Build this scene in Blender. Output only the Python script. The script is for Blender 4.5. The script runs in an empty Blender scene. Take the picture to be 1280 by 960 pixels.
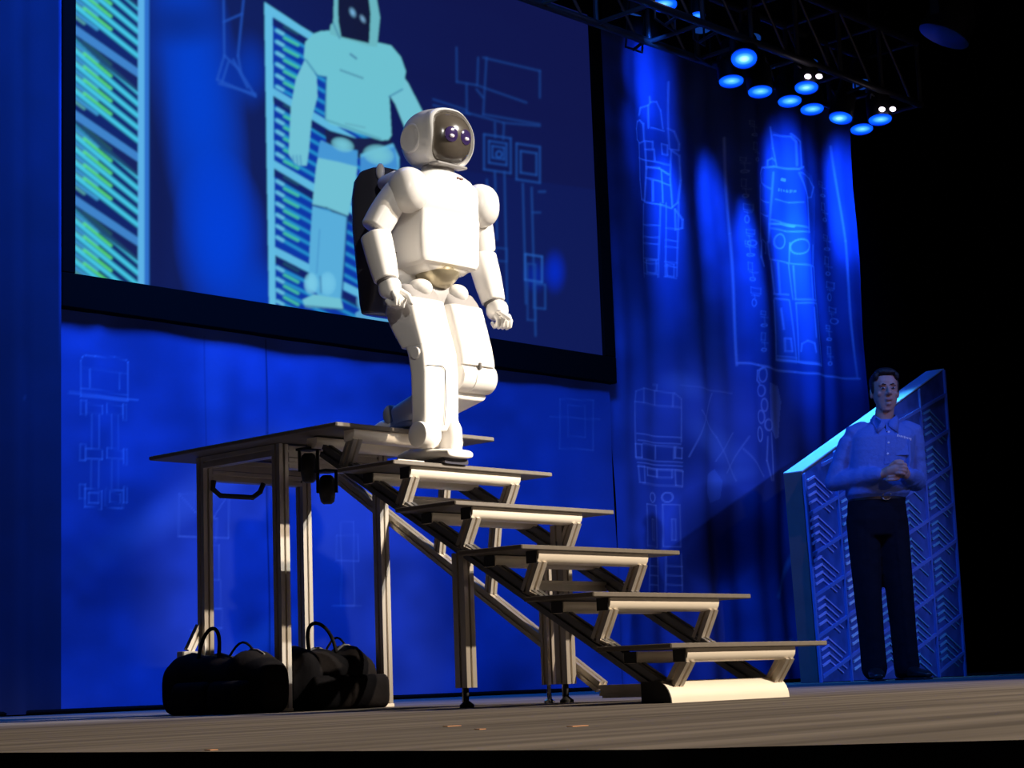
import bpy, math, random
import numpy as np
from mathutils import Vector, Matrix

random.seed(7)
rng = np.random.default_rng(11)
scene = bpy.context.scene
COL = scene.collection

# ------------------------------------------------------------------ camera
FPX = 2299.17                       # focal length in pixels of a 1280 x 960 frame
PITCH, ROLL, YAW = math.radians(9.201), math.radians(2.087), math.radians(43.523)
CPOS = np.array([-3.803, -4.386, 0.070])
_F = np.array([math.cos(YAW) * math.cos(PITCH), math.sin(YAW) * math.cos(PITCH), math.sin(PITCH)])
_R0 = np.array([math.sin(YAW), -math.cos(YAW), 0.0])
_U0 = np.cross(_R0, _F)
_R = math.cos(ROLL) * _R0 - math.sin(ROLL) * _U0
_U = math.sin(ROLL) * _R0 + math.cos(ROLL) * _U0
CM = np.array([_R, _U, _F])
cam_data = bpy.data.cameras.new('camera')
cam_data.sensor_width = 36.0
cam_data.lens = FPX / 1280 * 36.0
cam_data.clip_start = 0.02
cam_data.clip_end = 100
cam = bpy.data.objects.new('camera', cam_data)
COL.objects.link(cam)
cam.matrix_world = Matrix(((_R[0], _U[0], -_F[0], CPOS[0]), (_R[1], _U[1], -_F[1], CPOS[1]),
                           (_R[2], _U[2], -_F[2], CPOS[2]), (0, 0, 0, 1)))
scene.camera = cam


def ray(x, y):
    return CM.T @ np.array([(x - 640) / FPX, -(y - 480) / FPX, 1.0])


def onX(x, y, X):
    d = ray(x, y); return CPOS + (X - CPOS[0]) / d[0] * d


def onY(x, y, Y):
    d = ray(x, y); return CPOS + (Y - CPOS[1]) / d[1] * d


def project(P):
    q = (np.asarray(P, float) - CPOS) @ CM.T
    return 640 + FPX * q[..., 0] / q[..., 2], 480 - FPX * q[..., 1] / q[..., 2]


# ------------------------------------------------------------------ world and view
world = bpy.data.worlds.new('hall_darkness')
scene.world = world
world.use_nodes = True
world.node_tree.nodes['Background'].inputs[0].default_value = (0.25, 0.35, 1.0, 1)
world.node_tree.nodes['Background'].inputs[1].default_value = 0.006
scene.view_settings.view_transform = 'Standard'
scene.view_settings.look = 'None'
scene.view_settings.exposure = 0.0
scene.view_settings.gamma = 1.0
scene.view_settings.use_curve_mapping = False


def aim(o, loc, tgt):
    o.location = loc
    o.rotation_euler = (Vector(tgt) - Vector(loc)).to_track_quat('-Z', 'Y').to_euler()


def spot(name, loc, tgt, watts, color, deg, blend=0.6, radius=0.1):
    l = bpy.data.lights.new(name, 'SPOT')
    l.energy = watts; l.color = color; l.spot_size = math.radians(deg); l.spot_blend = blend
    l.shadow_soft_size = radius
    o = bpy.data.objects.new(name, l); COL.objects.link(o); aim(o, loc, tgt)
    return o


def area(name, loc, tgt, watts, color, sx, sy):
    l = bpy.data.lights.new(name, 'AREA')
    l.energy = watts; l.color = color; l.shape = 'RECTANGLE'; l.size = sx; l.size_y = sy; l.spread = math.radians(105)
    o = bpy.data.objects.new(name, l); COL.objects.link(o); aim(o, loc, tgt)
    return o


WARM = (1.0, 0.82, 0.62)
BLUE = (0.012, 0.13, 1.0)
# follow spot from the right of the hall, on the robot and its stairs
spot('follow_spot', (5.2, -8.2, 6.7), (0.34, -0.28, 1.50), 7600, (1.0, 0.945, 0.86), 12.5, 0.6, 0.05)
# weak fill spot added from the left to lift the robot's dim side
spot('left_fill_spot', (-5.5, -9.5, 4.6), (0.34, -0.2, 1.52), 1200, (1.0, 0.96, 0.90), 7.5, 0.5, 0.06)
# softer warm wash over the front of the stage
spot('front_wash', (4.6, -9.0, 6.6), (1.6, -4.5, 0.0), 8500, WARM, 54, 0.4, 0.08)
# blue wash on the lower backdrop from a truss above the screen
area('blue_wash', (1.2, 0.9, 5.2), (2.2, 3.0, 0.6), 190, (0.012, 0.17, 1.0), 3.0, 0.5)
# blue side wash, stage right
spot('blue_side_wash', (-3.4, 0.2, 5.2), (-0.6, 2.6, 0.5), 22, (0.10, 0.22, 1.0), 48, 0.9, 0.3)
# blue wash on the presenter from stage left
spot('presenter_wash', (6.6, -6.5, 5.4), (5.85, 1.8, 1.0), 1600, (0.12, 0.25, 1.0), 19, 0.6, 0.1)
# weak warm spill on the presenter
spot('presenter_spill', (0.5, -8.0, 5.0), (5.5, 1.5, 1.5), 330, (1.0, 0.6, 0.5), 13, 0.8, 0.1)
# cyan-blue light straight down on the rack tower
rw = spot('rack_wash', (5.85, 2.14, 3.55), (6.0, 2.13, 1.5), 420, (0.05, 0.42, 1.0), 62, 0.5, 0.05)
rw.scale = (0.3, 1.0, 1.0)


# ------------------------------------------------------------------ materials
def mat(name, color, rough=0.5, metal=0.0, noise=None, emit=None, spec=0.5, bump=None, coat=0.0):
    m = bpy.data.materials.new(name); m.use_nodes = True
    nt = m.node_tree; b = nt.nodes['Principled BSDF']
    b.inputs['Base Color'].default_value = (*color, 1)
    b.inputs['Roughness'].default_value = rough
    b.inputs['Metallic'].default_value = metal
    b.inputs['Specular IOR Level'].default_value = spec
    b.inputs['Coat Weight'].default_value = coat
    if noise or bump:
        tc = nt.nodes.new('ShaderNodeTexCoord')
        n = nt.nodes.new('ShaderNodeTexNoise')
        sc, amt, col2 = noise if noise else (bump[0], 0, color)
        mp = nt.nodes.new('ShaderNodeMapping')
        mp.inputs['Scale'].default_value = sc if isinstance(sc, tuple) else (sc, sc, sc)
        nt.links.new(tc.outputs['Object'], mp.inputs['Vector'])
        nt.links.new(mp.outputs['Vector'], n.inputs['Vector'])
        n.inputs['Scale'].default_value = 1.0
        n.inputs['Detail'].default_value = 5
        if noise:
            r = nt.nodes.new('ShaderNodeValToRGB')
            r.color_ramp.elements[0].position = 0.5 - 0.5 * amt
            r.color_ramp.elements[1].position = 0.5 + 0.5 * amt
            r.color_ramp.elements[0].color = (*color, 1)
            r.color_ramp.elements[1].color = (*col2, 1)
            nt.links.new(n.outputs['Fac'], r.inputs['Fac'])
            nt.links.new(r.outputs['Color'], b.inputs['Base Color'])
        if bump:
            bp = nt.nodes.new('ShaderNodeBump'); bp.inputs['Strength'].default_value = bump[1]
            bp.inputs['Distance'].default_value = 0.01
            nt.links.new(n.outputs['Fac'], bp.inputs['Height'])
            nt.links.new(bp.outputs['Normal'], b.inputs['Normal'])
    if emit:
        b.inputs['Emission Color'].default_value = (*emit[0], 1)
        b.inputs['Emission Strength'].default_value = emit[1]
    return m


M = {}
M['floor'] = mat('stage_floor', (0.085, 0.076, 0.069), 0.85, noise=((0.5, 9.0, 1.0), 0.30, (0.17, 0.152, 0.138)), spec=0.03)
M['fascia'] = mat('stage_fascia', (0.012, 0.012, 0.014), 0.9)
M['black'] = mat('black_drape', (0.006, 0.006, 0.008), 0.95, spec=0.1)
M['frame'] = mat('black_masking', (0.004, 0.004, 0.0045), 0.95, spec=0.05)
M['alu'] = mat('brushed_aluminium', (0.60, 0.55, 0.48), 0.38, 0.75, noise=((30, 30, 4), 0.5, (0.68, 0.63, 0.56)))
M['darkalu'] = mat('dark_aluminium', (0.20, 0.20, 0.21), 0.4, 0.75, noise=((30, 30, 4), 0.5, (0.24, 0.24, 0.25)))  # darker version of the aluminium, used on the stringers
M['beam'] = mat('cream_metal', (0.80, 0.73, 0.62), 0.4, 0.1, noise=(8, 0.5, (0.84, 0.77, 0.66)))
M['tread'] = mat('charcoal_tread', (0.13, 0.113, 0.095), 0.6, noise=(60, 0.5, (0.155, 0.135, 0.115)))
M['rubber'] = mat('black_rubber', (0.008, 0.008, 0.009), 0.6, noise=(20, 0.5, (0.014, 0.014, 0.015)))
M['chrome'] = mat('chrome', (0.75, 0.75, 0.75), 0.15, 1.0)
M['plastic'] = mat('white_shell', (0.82, 0.79, 0.75), 0.32, noise=(3, 0.6, (0.84, 0.81, 0.77)), coat=0.15)
M['shellgrey'] = mat('grey_shell', (0.30, 0.285, 0.28), 0.4, noise=(6, 0.5, (0.33, 0.31, 0.30)))
M['joint'] = mat('champagne_joint', (0.42, 0.36, 0.24), 0.3, 0.6, noise=(10, 0.5, (0.48, 0.42, 0.30)))
M['seam'] = mat('dark_seam', (0.10, 0.09, 0.085), 0.6)
M['visor'] = mat('smoked_visor', (0.075, 0.062, 0.048), 0.2, noise=(4, 0.6, (0.10, 0.083, 0.065)), coat=0.5)
M['eye'] = mat('violet_lens', (0.035, 0.02, 0.09), 0.12, coat=0.5)
M['eye_highlight'] = mat('painted_highlight', (0.85, 0.82, 0.9), 0.15)
M['pack'] = mat('dark_backpack', (0.055, 0.055, 0.075), 0.25, noise=(5, 0.5, (0.07, 0.07, 0.09)), coat=0.3)
M['bag'] = mat('black_nylon', (0.004, 0.0035, 0.004), 0.85, noise=(14, 0.5, (0.010, 0.008, 0.008)), bump=(9, 0.6), spec=0.08)
M['tape'] = mat('white_tape', (0.7, 0.66, 0.6), 0.6)
M['can'] = mat('black_lamp_can', (0.006, 0.006, 0.008), 0.5)
M['truss'] = mat('truss_tube', (0.05, 0.048, 0.05), 0.45, 0.6, noise=(7, 0.5, (0.07, 0.068, 0.07)))
M['lens'] = mat('lit_blue_gel', (0.01, 0.05, 0.4), 0.3, emit=((0.004, 0.11, 1.0), 1.3))
def lens_mat(name, k):
    m = bpy.data.materials.new(name); m.use_nodes = True
    nt = m.node_tree; bs = nt.nodes['Principled BSDF']; bs.inputs['Base Color'].default_value = (0.01, 0.04, 0.3, 1)
    tc = nt.nodes.new('ShaderNodeTexCoord'); mp = nt.nodes.new('ShaderNodeMapping'); ln = nt.nodes.new('ShaderNodeVectorMath'); rp_ = nt.nodes.new('ShaderNodeValToRGB')
    mp.inputs['Location'].default_value = (-0.5, -0.5, -0.5); ln.operation = 'LENGTH'
    nt.links.new(tc.outputs['Generated'], mp.inputs['Vector']); nt.links.new(mp.outputs['Vector'], ln.inputs[0]); nt.links.new(ln.outputs['Value'], rp_.inputs['Fac'])
    e = rp_.color_ramp.elements
    e[0].position = 0.10; e[0].color = (0.42, 0.86, 1.0, 1); e[1].position = 0.62; e[1].color = (0.0, 0.015, 0.35, 1)
    a_ = e.new(0.26); a_.color = (0.06, 0.34, 1.0, 1); a_ = e.new(0.40); a_.color = (0.002, 0.09, 0.95, 1)
    nt.links.new(rp_.outputs['Color'], bs.inputs['Emission Color']); bs.inputs['Emission Strength'].default_value = k
    return m


M['lens'] = lens_mat('lit_blue_gel', 1.9)
M['bulb'] = mat('lamp_burner', (0.6, 0.8, 1.0), 0.3, emit=((0.12, 0.50, 1.0), 1.9))
M['flare'] = mat('white_glint_glow', (0.8, 0.7, 0.75), 0.3, emit=((1.0, 0.85, 1.0), 3.0))
M['lensoff'] = mat('unlit_blue_gel', (0.01, 0.05, 0.25), 0.3, emit=((0.004, 0.03, 0.16), 1.0))
M['skin'] = mat('skin', (0.50, 0.27, 0.19), 0.55, noise=(25, 0.4, (0.53, 0.29, 0.205)))
M['shirt'] = mat('blue_shirt', (0.10, 0.17, 0.46), 0.75, noise=((40, 40, 40), 0.5, (0.11, 0.185, 0.49)), bump=(9, 0.5))
M['trouser'] = mat('navy_trousers', (0.006, 0.006, 0.010), 0.9, spec=0.1, noise=(20, 0.5, (0.009, 0.009, 0.014)), bump=(6, 0.5))
M['leather'] = mat('black_leather', (0.012, 0.011, 0.011), 0.35)
M['hair'] = mat('dark_hair', (0.010, 0.008, 0.007), 0.6, bump=(60, 0.8))
M['white'] = mat('eye_white', (0.36, 0.32, 0.31), 0.5)
M['lip'] = mat('lips', (0.36, 0.14, 0.12), 0.5)
M['button'] = mat('pale_button', (0.75, 0.75, 0.85), 0.4)
M['rackside'] = mat('rack_side_grey', (0.13, 0.115, 0.11), 0.7, noise=(12, 0.5, (0.15, 0.135, 0.13)))
M['rackcap'] = mat('rack_cap_white', (0.75, 0.85, 0.9), 0.5)
M['rackface'] = mat('rack_backing', (0.10, 0.17, 0.50), 0.6, noise=((14, 14, 9), 0.5, (0.04, 0.08, 0.26)))
M['rackbar'] = mat('rack_rail', (0.16, 0.24, 0.62), 0.5, noise=(12, 0.5, (0.19, 0.27, 0.66)))
M['blade_a'] = mat('blade_violet', (0.70, 0.58, 0.98), 0.5)
M['blade_b'] = mat('blade_pale_blue', (0.62, 0.85, 0.98), 0.5)
M['blade_c'] = mat('blade_green', (0.20, 0.62, 0.66), 0.5, noise=(30, 0.5, (0.26, 0.45, 0.72)))
M['concrete'] = mat('dark_ceiling', (0.012, 0.012, 0.014), 0.9)


def attr_mat(name, emission):
    m = bpy.data.materials.new(name); m.use_nodes = True
    nt = m.node_tree; b = nt.nodes['Principled BSDF']
    a = nt.nodes.new('ShaderNodeAttribute'); a.attribute_name = 'print'
    if emission:
        b.inputs['Base Color'].default_value = (0.01, 0.01, 0.012, 1)
        b.inputs['Roughness'].default_value = 0.7
        b.inputs['Specular IOR Level'].default_value = 0.1
        nt.links.new(a.outputs['Color'], b.inputs['Emission Color'])
        b.inputs['Emission Strength'].default_value = 1.0
    else:
        nt.links.new(a.outputs['Color'], b.inputs['Base Color'])
        b.inputs['Roughness'].default_value = 0.85
        b.inputs['Specular IOR Level'].default_value = 0.15
    return m


M['screen'] = attr_mat('projected_picture', True)
M['cloth'] = attr_mat('printed_cloth', False)


# ------------------------------------------------------------------ mesh helpers
class MB:
    def __init__(s):
        s.v = []; s.f = []

    def add(s, vs, fs):
        o = len(s.v)
        s.v.extend([tuple(float(c) for c in v) for v in vs])
        s.f.extend([tuple(i + o for i in f) for f in fs])
        return s

    def box(s, x0, x1, y0, y1, z0, z1, c=0.0):
        if c <= 0:
            vs = [(x0, y0, z0), (x1, y0, z0), (x1, y1, z0), (x0, y1, z0), (x0, y0, z1), (x1, y0, z1), (x1, y1, z1), (x0, y1, z1)]
            return s.add(vs, [(0, 3, 2, 1), (4, 5, 6, 7), (0, 1, 5, 4), (1, 2, 6, 5), (2, 3, 7, 6), (3, 0, 4, 7)])
        def ring(d, z):
            return [(x0 + c + d, y0 + d, z), (x1 - c - d, y0 + d, z), (x1 - d, y0 + c + d, z), (x1 - d, y1 - c - d, z),
                    (x1 - c - d, y1 - d, z), (x0 + c + d, y1 - d, z), (x0 + d, y1 - c - d, z), (x0 + d, y0 + c + d, z)]
        k = c * 0.6
        return s.rings([ring(k, z0), ring(0, z0 + k), ring(0, z1 - k), ring(k, z1)])

    def rings(s, rs, caps=True, closed=False):
        n = len(rs[0]); vs = [p for r in rs for p in r]; fs = []
        m = len(rs)
        for i in range(m if closed else m - 1):
            a, b = i * n, ((i + 1) % m) * n
            for j in range(n):
                k = (j + 1) % n
                fs.append((a + j, a + k, b + k, b + j))
        if caps and not closed:
            fs.append(tuple(range(n - 1, -1, -1))); fs.append(tuple(range((m - 1) * n, m * n)))
        return s.add(vs, fs)

    def loft(s, secs, n=28, cap=0.0):
        """secs: (center, u, v, a, b, exponent); superellipse rings, rounded at both ends by cap."""
        rs = []
        def ring(c, u, v, a, b, e):
            c = np.array(c, float); u = np.array(u, float); v = np.array(v, float); o = []
            for k in range(n):
                t = 2 * math.pi * (k + 0.5) / n
                ct, st = math.cos(t), math.sin(t)
                x = math.copysign(abs(ct) ** (2 / e), ct); y = math.copysign(abs(st) ** (2 / e), st)
                o.append(c + u * a * x + v * b * y)
            return o
        TH = (1.35, 1.0, 0.6, 0.25)
        if cap:
            c0, u, v, a, b, e = secs[0]; ax = np.array(c0, float) - np.array(secs[1][0], float); ax /= np.linalg.norm(ax)
            for t in TH:
                w = cap * (1 - math.cos(t)); rs.append(ring(np.array(c0) + ax * cap * math.sin(t), u, v, max(a - w, a * 0.2), max(b - w, b * 0.2), e))
        for q in secs:
            rs.append(ring(*q))
        if cap:
            c0, u, v, a, b, e = secs[-1]; ax = np.array(c0, float) - np.array(secs[-2][0], float); ax /= np.linalg.norm(ax)
            for t in TH[::-1]:
                w = cap * (1 - math.cos(t)); rs.append(ring(np.array(c0) + ax * cap * math.sin(t), u, v, max(a - w, a * 0.2), max(b - w, b * 0.2), e))
        return s.rings(rs)

    def tube(s, pts, rad, n=12, flat=1.0, side=None, round_ends=True):
        """round limb through pts with a radius per point"""
        pts = [np.array(p, float) for p in pts]
        if not hasattr(rad, '__len__'): rad = [rad] * len(pts)
        P = []; Rr = []
        if round_ends:
            d = pts[0] - pts[1]; d /= np.linalg.norm(d)
            for q in (0.98, 0.8, 0.45):
                P.append(pts[0] + d * rad[0] * q); Rr.append(rad[0] * math.sqrt(1 - q * q) + 1e-5)
        P += pts; Rr += list(rad)
        if round_ends:
            d = pts[-1] - pts[-2]; d /= np.linalg.norm(d)
            for q in (0.45, 0.8, 0.98):
                P.append(pts[-1] + d * rad[-1] * q); Rr.append(rad[-1] * math.sqrt(1 - q * q) + 1e-5)
        ref = np.array(side if side is not None else (0.31, 0.17, 0.93), float)
        rs = []
        for i, p in enumerate(P):
            t = P[min(i + 1, len(P) - 1)] - P[max(i - 1, 0)]; t /= np.linalg.norm(t)
            u = ref - t * (ref @ t); u /= np.linalg.norm(u); v = np.cross(t, u)
            rs.append([p + Rr[i] * (u * math.cos(a) + v * flat * math.sin(a)) for a in [2 * math.pi * k / n for k in range(n)]])
        return s.rings(rs)

    def ellipsoid(s, c, r, nu=20, nv=12, M3=None, e=2.0):
        c = np.array(c, float); rs = []
        for j in range(1, nv):
            t = math.pi * j / nv - math.pi / 2; row = []
            for i in range(nu):
                a = 2 * math.pi * i / nu
                d = np.array([math.cos(t) * math.cos(a), math.cos(t) * math.sin(a), math.sin(t)])
                k = (abs(d) ** e).sum() ** (-1 / e)
                q = d * k * np.array(r)
                row.append(c + (M3 @ q if M3 is not None else q))
            rs.append(row)
        return s.rings(rs)

    def lathe(s, base, axis, prof, n=24):
        """prof: (distance along axis, radius)"""
        base = np.array(base, float); a = np.array(axis, float); a /= np.linalg.norm(a)
        ref = np.array((0.0, 0, 1)) if abs(a[2]) < 0.9 else np.array((1.0, 0, 0))
        u = np.cross(a, ref); u /= np.linalg.norm(u); v = np.cross(a, u)
        return s.rings([[base + a * h + max(r, 1e-4) * (u * math.cos(2 * math.pi * k / n) + v * math.sin(2 * math.pi * k / n)) for k in range(n)] for h, r in prof])

    def slot(s, p0, p1, w=0.04, h=0.04, up=(0, 0, 1)):
        """aluminium slotted profile between two points, w across, h along 'up'"""
        p0 = np.array(p0, float); p1 = np.array(p1, float); t = p1 - p0; t /= np.linalg.norm(t)
        up = np.array(up, float); v = up - t * (up @ t); v /= np.linalg.norm(v); u = np.cross(v, t)
        a, b, g, d = w / 2, h / 2, 0.0045, 0.007
        sec = [(-a, -b), (-g, -b), (-g, -b + d), (g, -b + d), (g, -b), (a, -b),
               (a, -g), (a - d, -g), (a - d, g), (a, g), (a, b),
               (g, b), (g, b - d), (-g, b - d), (-g, b), (-a, b),
               (-a, g), (-a + d, g), (-a + d, -g), (-a, -g)]
        r = [[p + u * x + v * y for x, y in sec] for p in (p0, p1)]
        return s.rings(r)

    def prism(s, poly, axis, a0, a1):
        """polygon in the two other axes extruded along axis (0,1,2)"""
        r = []
        for a in (a0, a1):
            row = []
            for p, q in poly:
                row.append({0: (a, p, q), 1: (p, a, q), 2: (p, q, a)}[axis])
            r.append(row)
        return s.rings(r)


def link_mesh(name, mb, m, parent=None, origin=(0, 0, 0), smooth=None):
    me = bpy.data.meshes.new(name)
    o3 = np.array(origin, float)
    me.from_pydata([tuple(np.array(v) - o3) for v in mb.v], [], mb.f)
    me.materials.append(m)
    import bmesh as _b
    bm = _b.new(); bm.from_mesh(me); _b.ops.recalc_face_normals(bm, faces=bm.faces); bm.to_mesh(me); bm.free()
    if smooth:
        me.polygons.foreach_set('use_smooth', [True] * len(me.polygons))
        me.set_sharp_from_angle(angle=math.radians(smooth))
    o = bpy.data.objects.new(name, me); COL.objects.link(o)
    if parent is None:
        o.location = origin
    else:
        o.parent = parent
    return o


BASE = {}


def thing(name, label, cat, loc, group=None):
    o = bpy.data.objects.new(name, None); COL.objects.link(o)
    o.empty_display_size = 0.1
    o.location = loc; o['label'] = label; o['category'] = cat
    if group: o['group'] = group
    BASE[o.name] = tuple(loc)
    return o


def part(name, mb, m, parent, smooth=None, label=None):
    """a mesh given in world coordinates, hung under a thing or under one of its parts"""
    o = link_mesh(name, mb, m, parent, BASE[parent.name], smooth)
    BASE[o.name] = BASE[parent.name]
    if label: o['label'] = label
    return o


def copy_part(src, parent, shift, sub=True):
    c = src.copy(); COL.objects.link(c); c.parent = parent; c.location = Vector(src.location) + Vector(shift)
    BASE[c.name] = BASE[src.name]
    for ch in list(src.children):
        if not sub: break
        d = ch.copy(); COL.objects.link(d); d.parent = c
    return c


def structure(name, mb, m, smooth=None, label=None):
    o = link_mesh(name, mb, m, None, (0, 0, 0), smooth); o['kind'] = 'structure'
    if label: o['label'] = label
    BASE[o.name] = (0, 0, 0)
    return o


def tag(o, label, cat, group=None):
    o['label'] = label; o['category'] = cat
    if group: o['group'] = group
    return o


# ------------------------------------------------------------------ picture canvas (flat print of screen and backdrops)
CX0, CY0, CW, CH, SS = -420, -330, 1660, 1260, 2
canvas = np.zeros((CH * SS, CW * SS, 3), np.float32)


def s2l(c):
    c = np.asarray(c, np.float64) / 255.0
    return np.where(c <= 0.04045, c / 12.92, ((c + 0.055) / 1.055) ** 2.4)


def _win(x0, y0, x1, y1):
    a = max(int((x0 - CX0) * SS), 0); b = min(int((x1 - CX0) * SS) + 1, CW * SS)
    c = max(int((y0 - CY0) * SS), 0); d = min(int((y1 - CY0) * SS) + 1, CH * SS)
    if a >= b or c >= d: return None
    xs = (np.arange(a, b) + 0.5) / SS + CX0; ys = (np.arange(c, d) + 0.5) / SS + CY0
    return (slice(c, d), slice(a, b)), xs[None, :], ys[:, None]


def _mix(sl, al, color):
    canvas[sl] = canvas[sl] * (1 - al[..., None]) + np.asarray(color, np.float32) * al[..., None]


def cline(pts, w, color, alpha=1.0, soft=0.7):
    col = s2l(color)
    for (xa, ya), (xb, yb) in zip(pts[:-1], pts[1:]):
        r = w + soft + 1
        W = _win(min(xa, xb) - r, min(ya, yb) - r, max(xa, xb) + r, max(ya, yb) + r)
        if W is None: continue
        sl, X, Y = W
        dx, dy = xb - xa, yb - ya; L = max(dx * dx + dy * dy, 1e-9)
        t = np.clip(((X - xa) * dx + (Y - ya) * dy) / L, 0, 1)
        d = np.hypot(X - xa - t * dx, Y - ya - t * dy)
        _mix(sl, (alpha * np.clip((w / 2 + soft - d) / (2 * soft) , 0, 1)).astype(np.float32), col)


def cpoly(pts, color, alpha=1.0, soft=0):
    p = np.array(pts, float)
    W = _win(p[:, 0].min() - 1, p[:, 1].min() - 1, p[:, 0].max() + 1, p[:, 1].max() + 1)
    if W is None: return
    sl, X, Y = W
    ins = np.zeros((Y.shape[0], X.shape[1]), bool)
    for i in range(len(p)):
        xa, ya = p[i]; xb, yb = p[(i + 1) % len(p)]
        if ya == yb: continue
        c = ((ya > Y) != (yb > Y)) & (X < (xb - xa) * (Y - ya) / (yb - ya) + xa)
        ins ^= c
    _mix(sl, ins.astype(np.float32) * alpha, s2l(color))


def cblob(x, y, rx, ry, color, alpha=1.0, ang=0.0, power=2.0):
    R = max(rx, ry) * 1.0 + 2
    W = _win(x - R, y - R, x + R, y + R)
    if W is None: return
    sl, X, Y = W
    a = math.radians(ang); u = (X - x) * math.cos(a) + (Y - y) * math.sin(a); v = -(X - x) * math.sin(a) + (Y - y) * math.cos(a)
    d = (u / rx) ** 2 + (v / ry) ** 2
    _mix(sl, (alpha * np.clip(1 - d, 0, 1) ** power).astype(np.float32), s2l(color))


def cell(x, y, rx, ry, w, color, alpha=1.0):
    cline([(x + rx * math.cos(t), y + ry * math.sin(t)) for t in np.linspace(0, 2 * math.pi, 25)], w, color, alpha)


def value_noise(h, w, cell_px, r):
    gh, gw = h // cell_px + 3, w // cell_px + 3
    g = r.random((gh, gw)).astype(np.float32)
    y = np.arange(h) / cell_px; x = np.arange(w) / cell_px
    yi = y.astype(int); xi = x.astype(int); fy = y - yi; fx = x - xi
    fy = (fy * fy * (3 - 2 * fy))[:, None]; fx = (fx * fx * (3 - 2 * fx))[None, :]
    a = g[np.ix_(yi, xi)]; b = g[np.ix_(yi, xi + 1)]; c = g[np.ix_(yi + 1, xi)]; d = g[np.ix_(yi + 1, xi + 1)]
    return (a * (1 - fx) + b * fx) * (1 - fy) + (c * (1 - fx) + d * fx) * fy


def sample(px, py):
    ix = np.clip((px - CX0) * SS - 0.5, 0, CW * SS - 2); iy = np.clip((py - CY0) * SS - 0.5, 0, CH * SS - 2)
    x0 = ix.astype(int); y0 = iy.astype(int); fx = (ix - x0)[:, None]; fy = (iy - y0)[:, None]
    return (canvas[y0, x0] * (1 - fx) + canvas[y0, x0 + 1] * fx) * (1 - fy) + (canvas[y0 + 1, x0] * (1 - fx) + canvas[y0 + 1, x0 + 1] * fx) * fy


def printed_sheet(name, x0, x1, z0, z1, step_x, step_z, yfun, m, parent, printed=True, smooth=True):
    nx = int((x1 - x0) / step_x) + 1; nz = int((z1 - z0) / step_z) + 1
    xs = np.linspace(x0, x1, nx); zs = np.linspace(z0, z1, nz)
    X, Z = np.meshgrid(xs, zs)
    Y = yfun(X, Z)
    P = np.stack([X, Y, Z], -1).reshape(-1, 3)
    idx = np.arange(nx * nz).reshape(nz, nx)
    q = np.stack([idx[:-1, :-1], idx[:-1, 1:], idx[1:, 1:], idx[1:, :-1]], -1).reshape(-1, 4)
    b = np.array(BASE[parent.name])
    me = bpy.data.meshes.new(name)
    me.vertices.add(len(P)); me.vertices.foreach_set('co', (P - b).astype(np.float32).ravel())
    me.loops.add(q.size); me.loops.foreach_set('vertex_index', q.astype(np.int32).ravel())
    me.polygons.add(len(q)); me.polygons.foreach_set('loop_start', np.arange(0, q.size, 4, dtype=np.int32))
    me.update(calc_edges=True)
    me.polygons.foreach_set('use_smooth', np.full(len(q), smooth))
    flatP = P.copy(); flatP[:, 1] = YW
    px, py = project(flatP)
    c = np.ones((len(P), 4), np.float32); c[:, :3] = sample(px, py)
    a = me.color_attributes.new('print', 'FLOAT_COLOR', 'POINT'); a.data.foreach_set('color', c.ravel())
    me.materials.append(m)
    o = bpy.data.objects.new(name, me); COL.objects.link(o); o.parent = parent
    BASE[o.name] = BASE[parent.name]
    return o


YW = 3.0
# --- colours of the cloth print (reflectance)
cpoly([(CX0, CY0), (CX0 + CW, CY0), (CX0 + CW, CY0 + CH), (CX0, CY0 + CH)], (70, 96, 178))
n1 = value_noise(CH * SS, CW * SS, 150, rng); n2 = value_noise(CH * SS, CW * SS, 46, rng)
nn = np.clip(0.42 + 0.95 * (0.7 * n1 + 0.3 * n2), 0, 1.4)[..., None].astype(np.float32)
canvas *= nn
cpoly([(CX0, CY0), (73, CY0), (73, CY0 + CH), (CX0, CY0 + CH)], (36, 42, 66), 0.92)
LN = (176, 200, 250)


def rect(x0, y0, x1, y1, sl, w=1.3, col=LN, a=0.7):
    """rectangle whose horizontals fall by sl per pixel (the wall's own perspective)"""
    cline([(x0, y0), (x1, y0 + sl * (x1 - x0)), (x1, y1 + sl * (x1 - x0)), (x0, y1), (x0, y0)], w, col, a)


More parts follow.
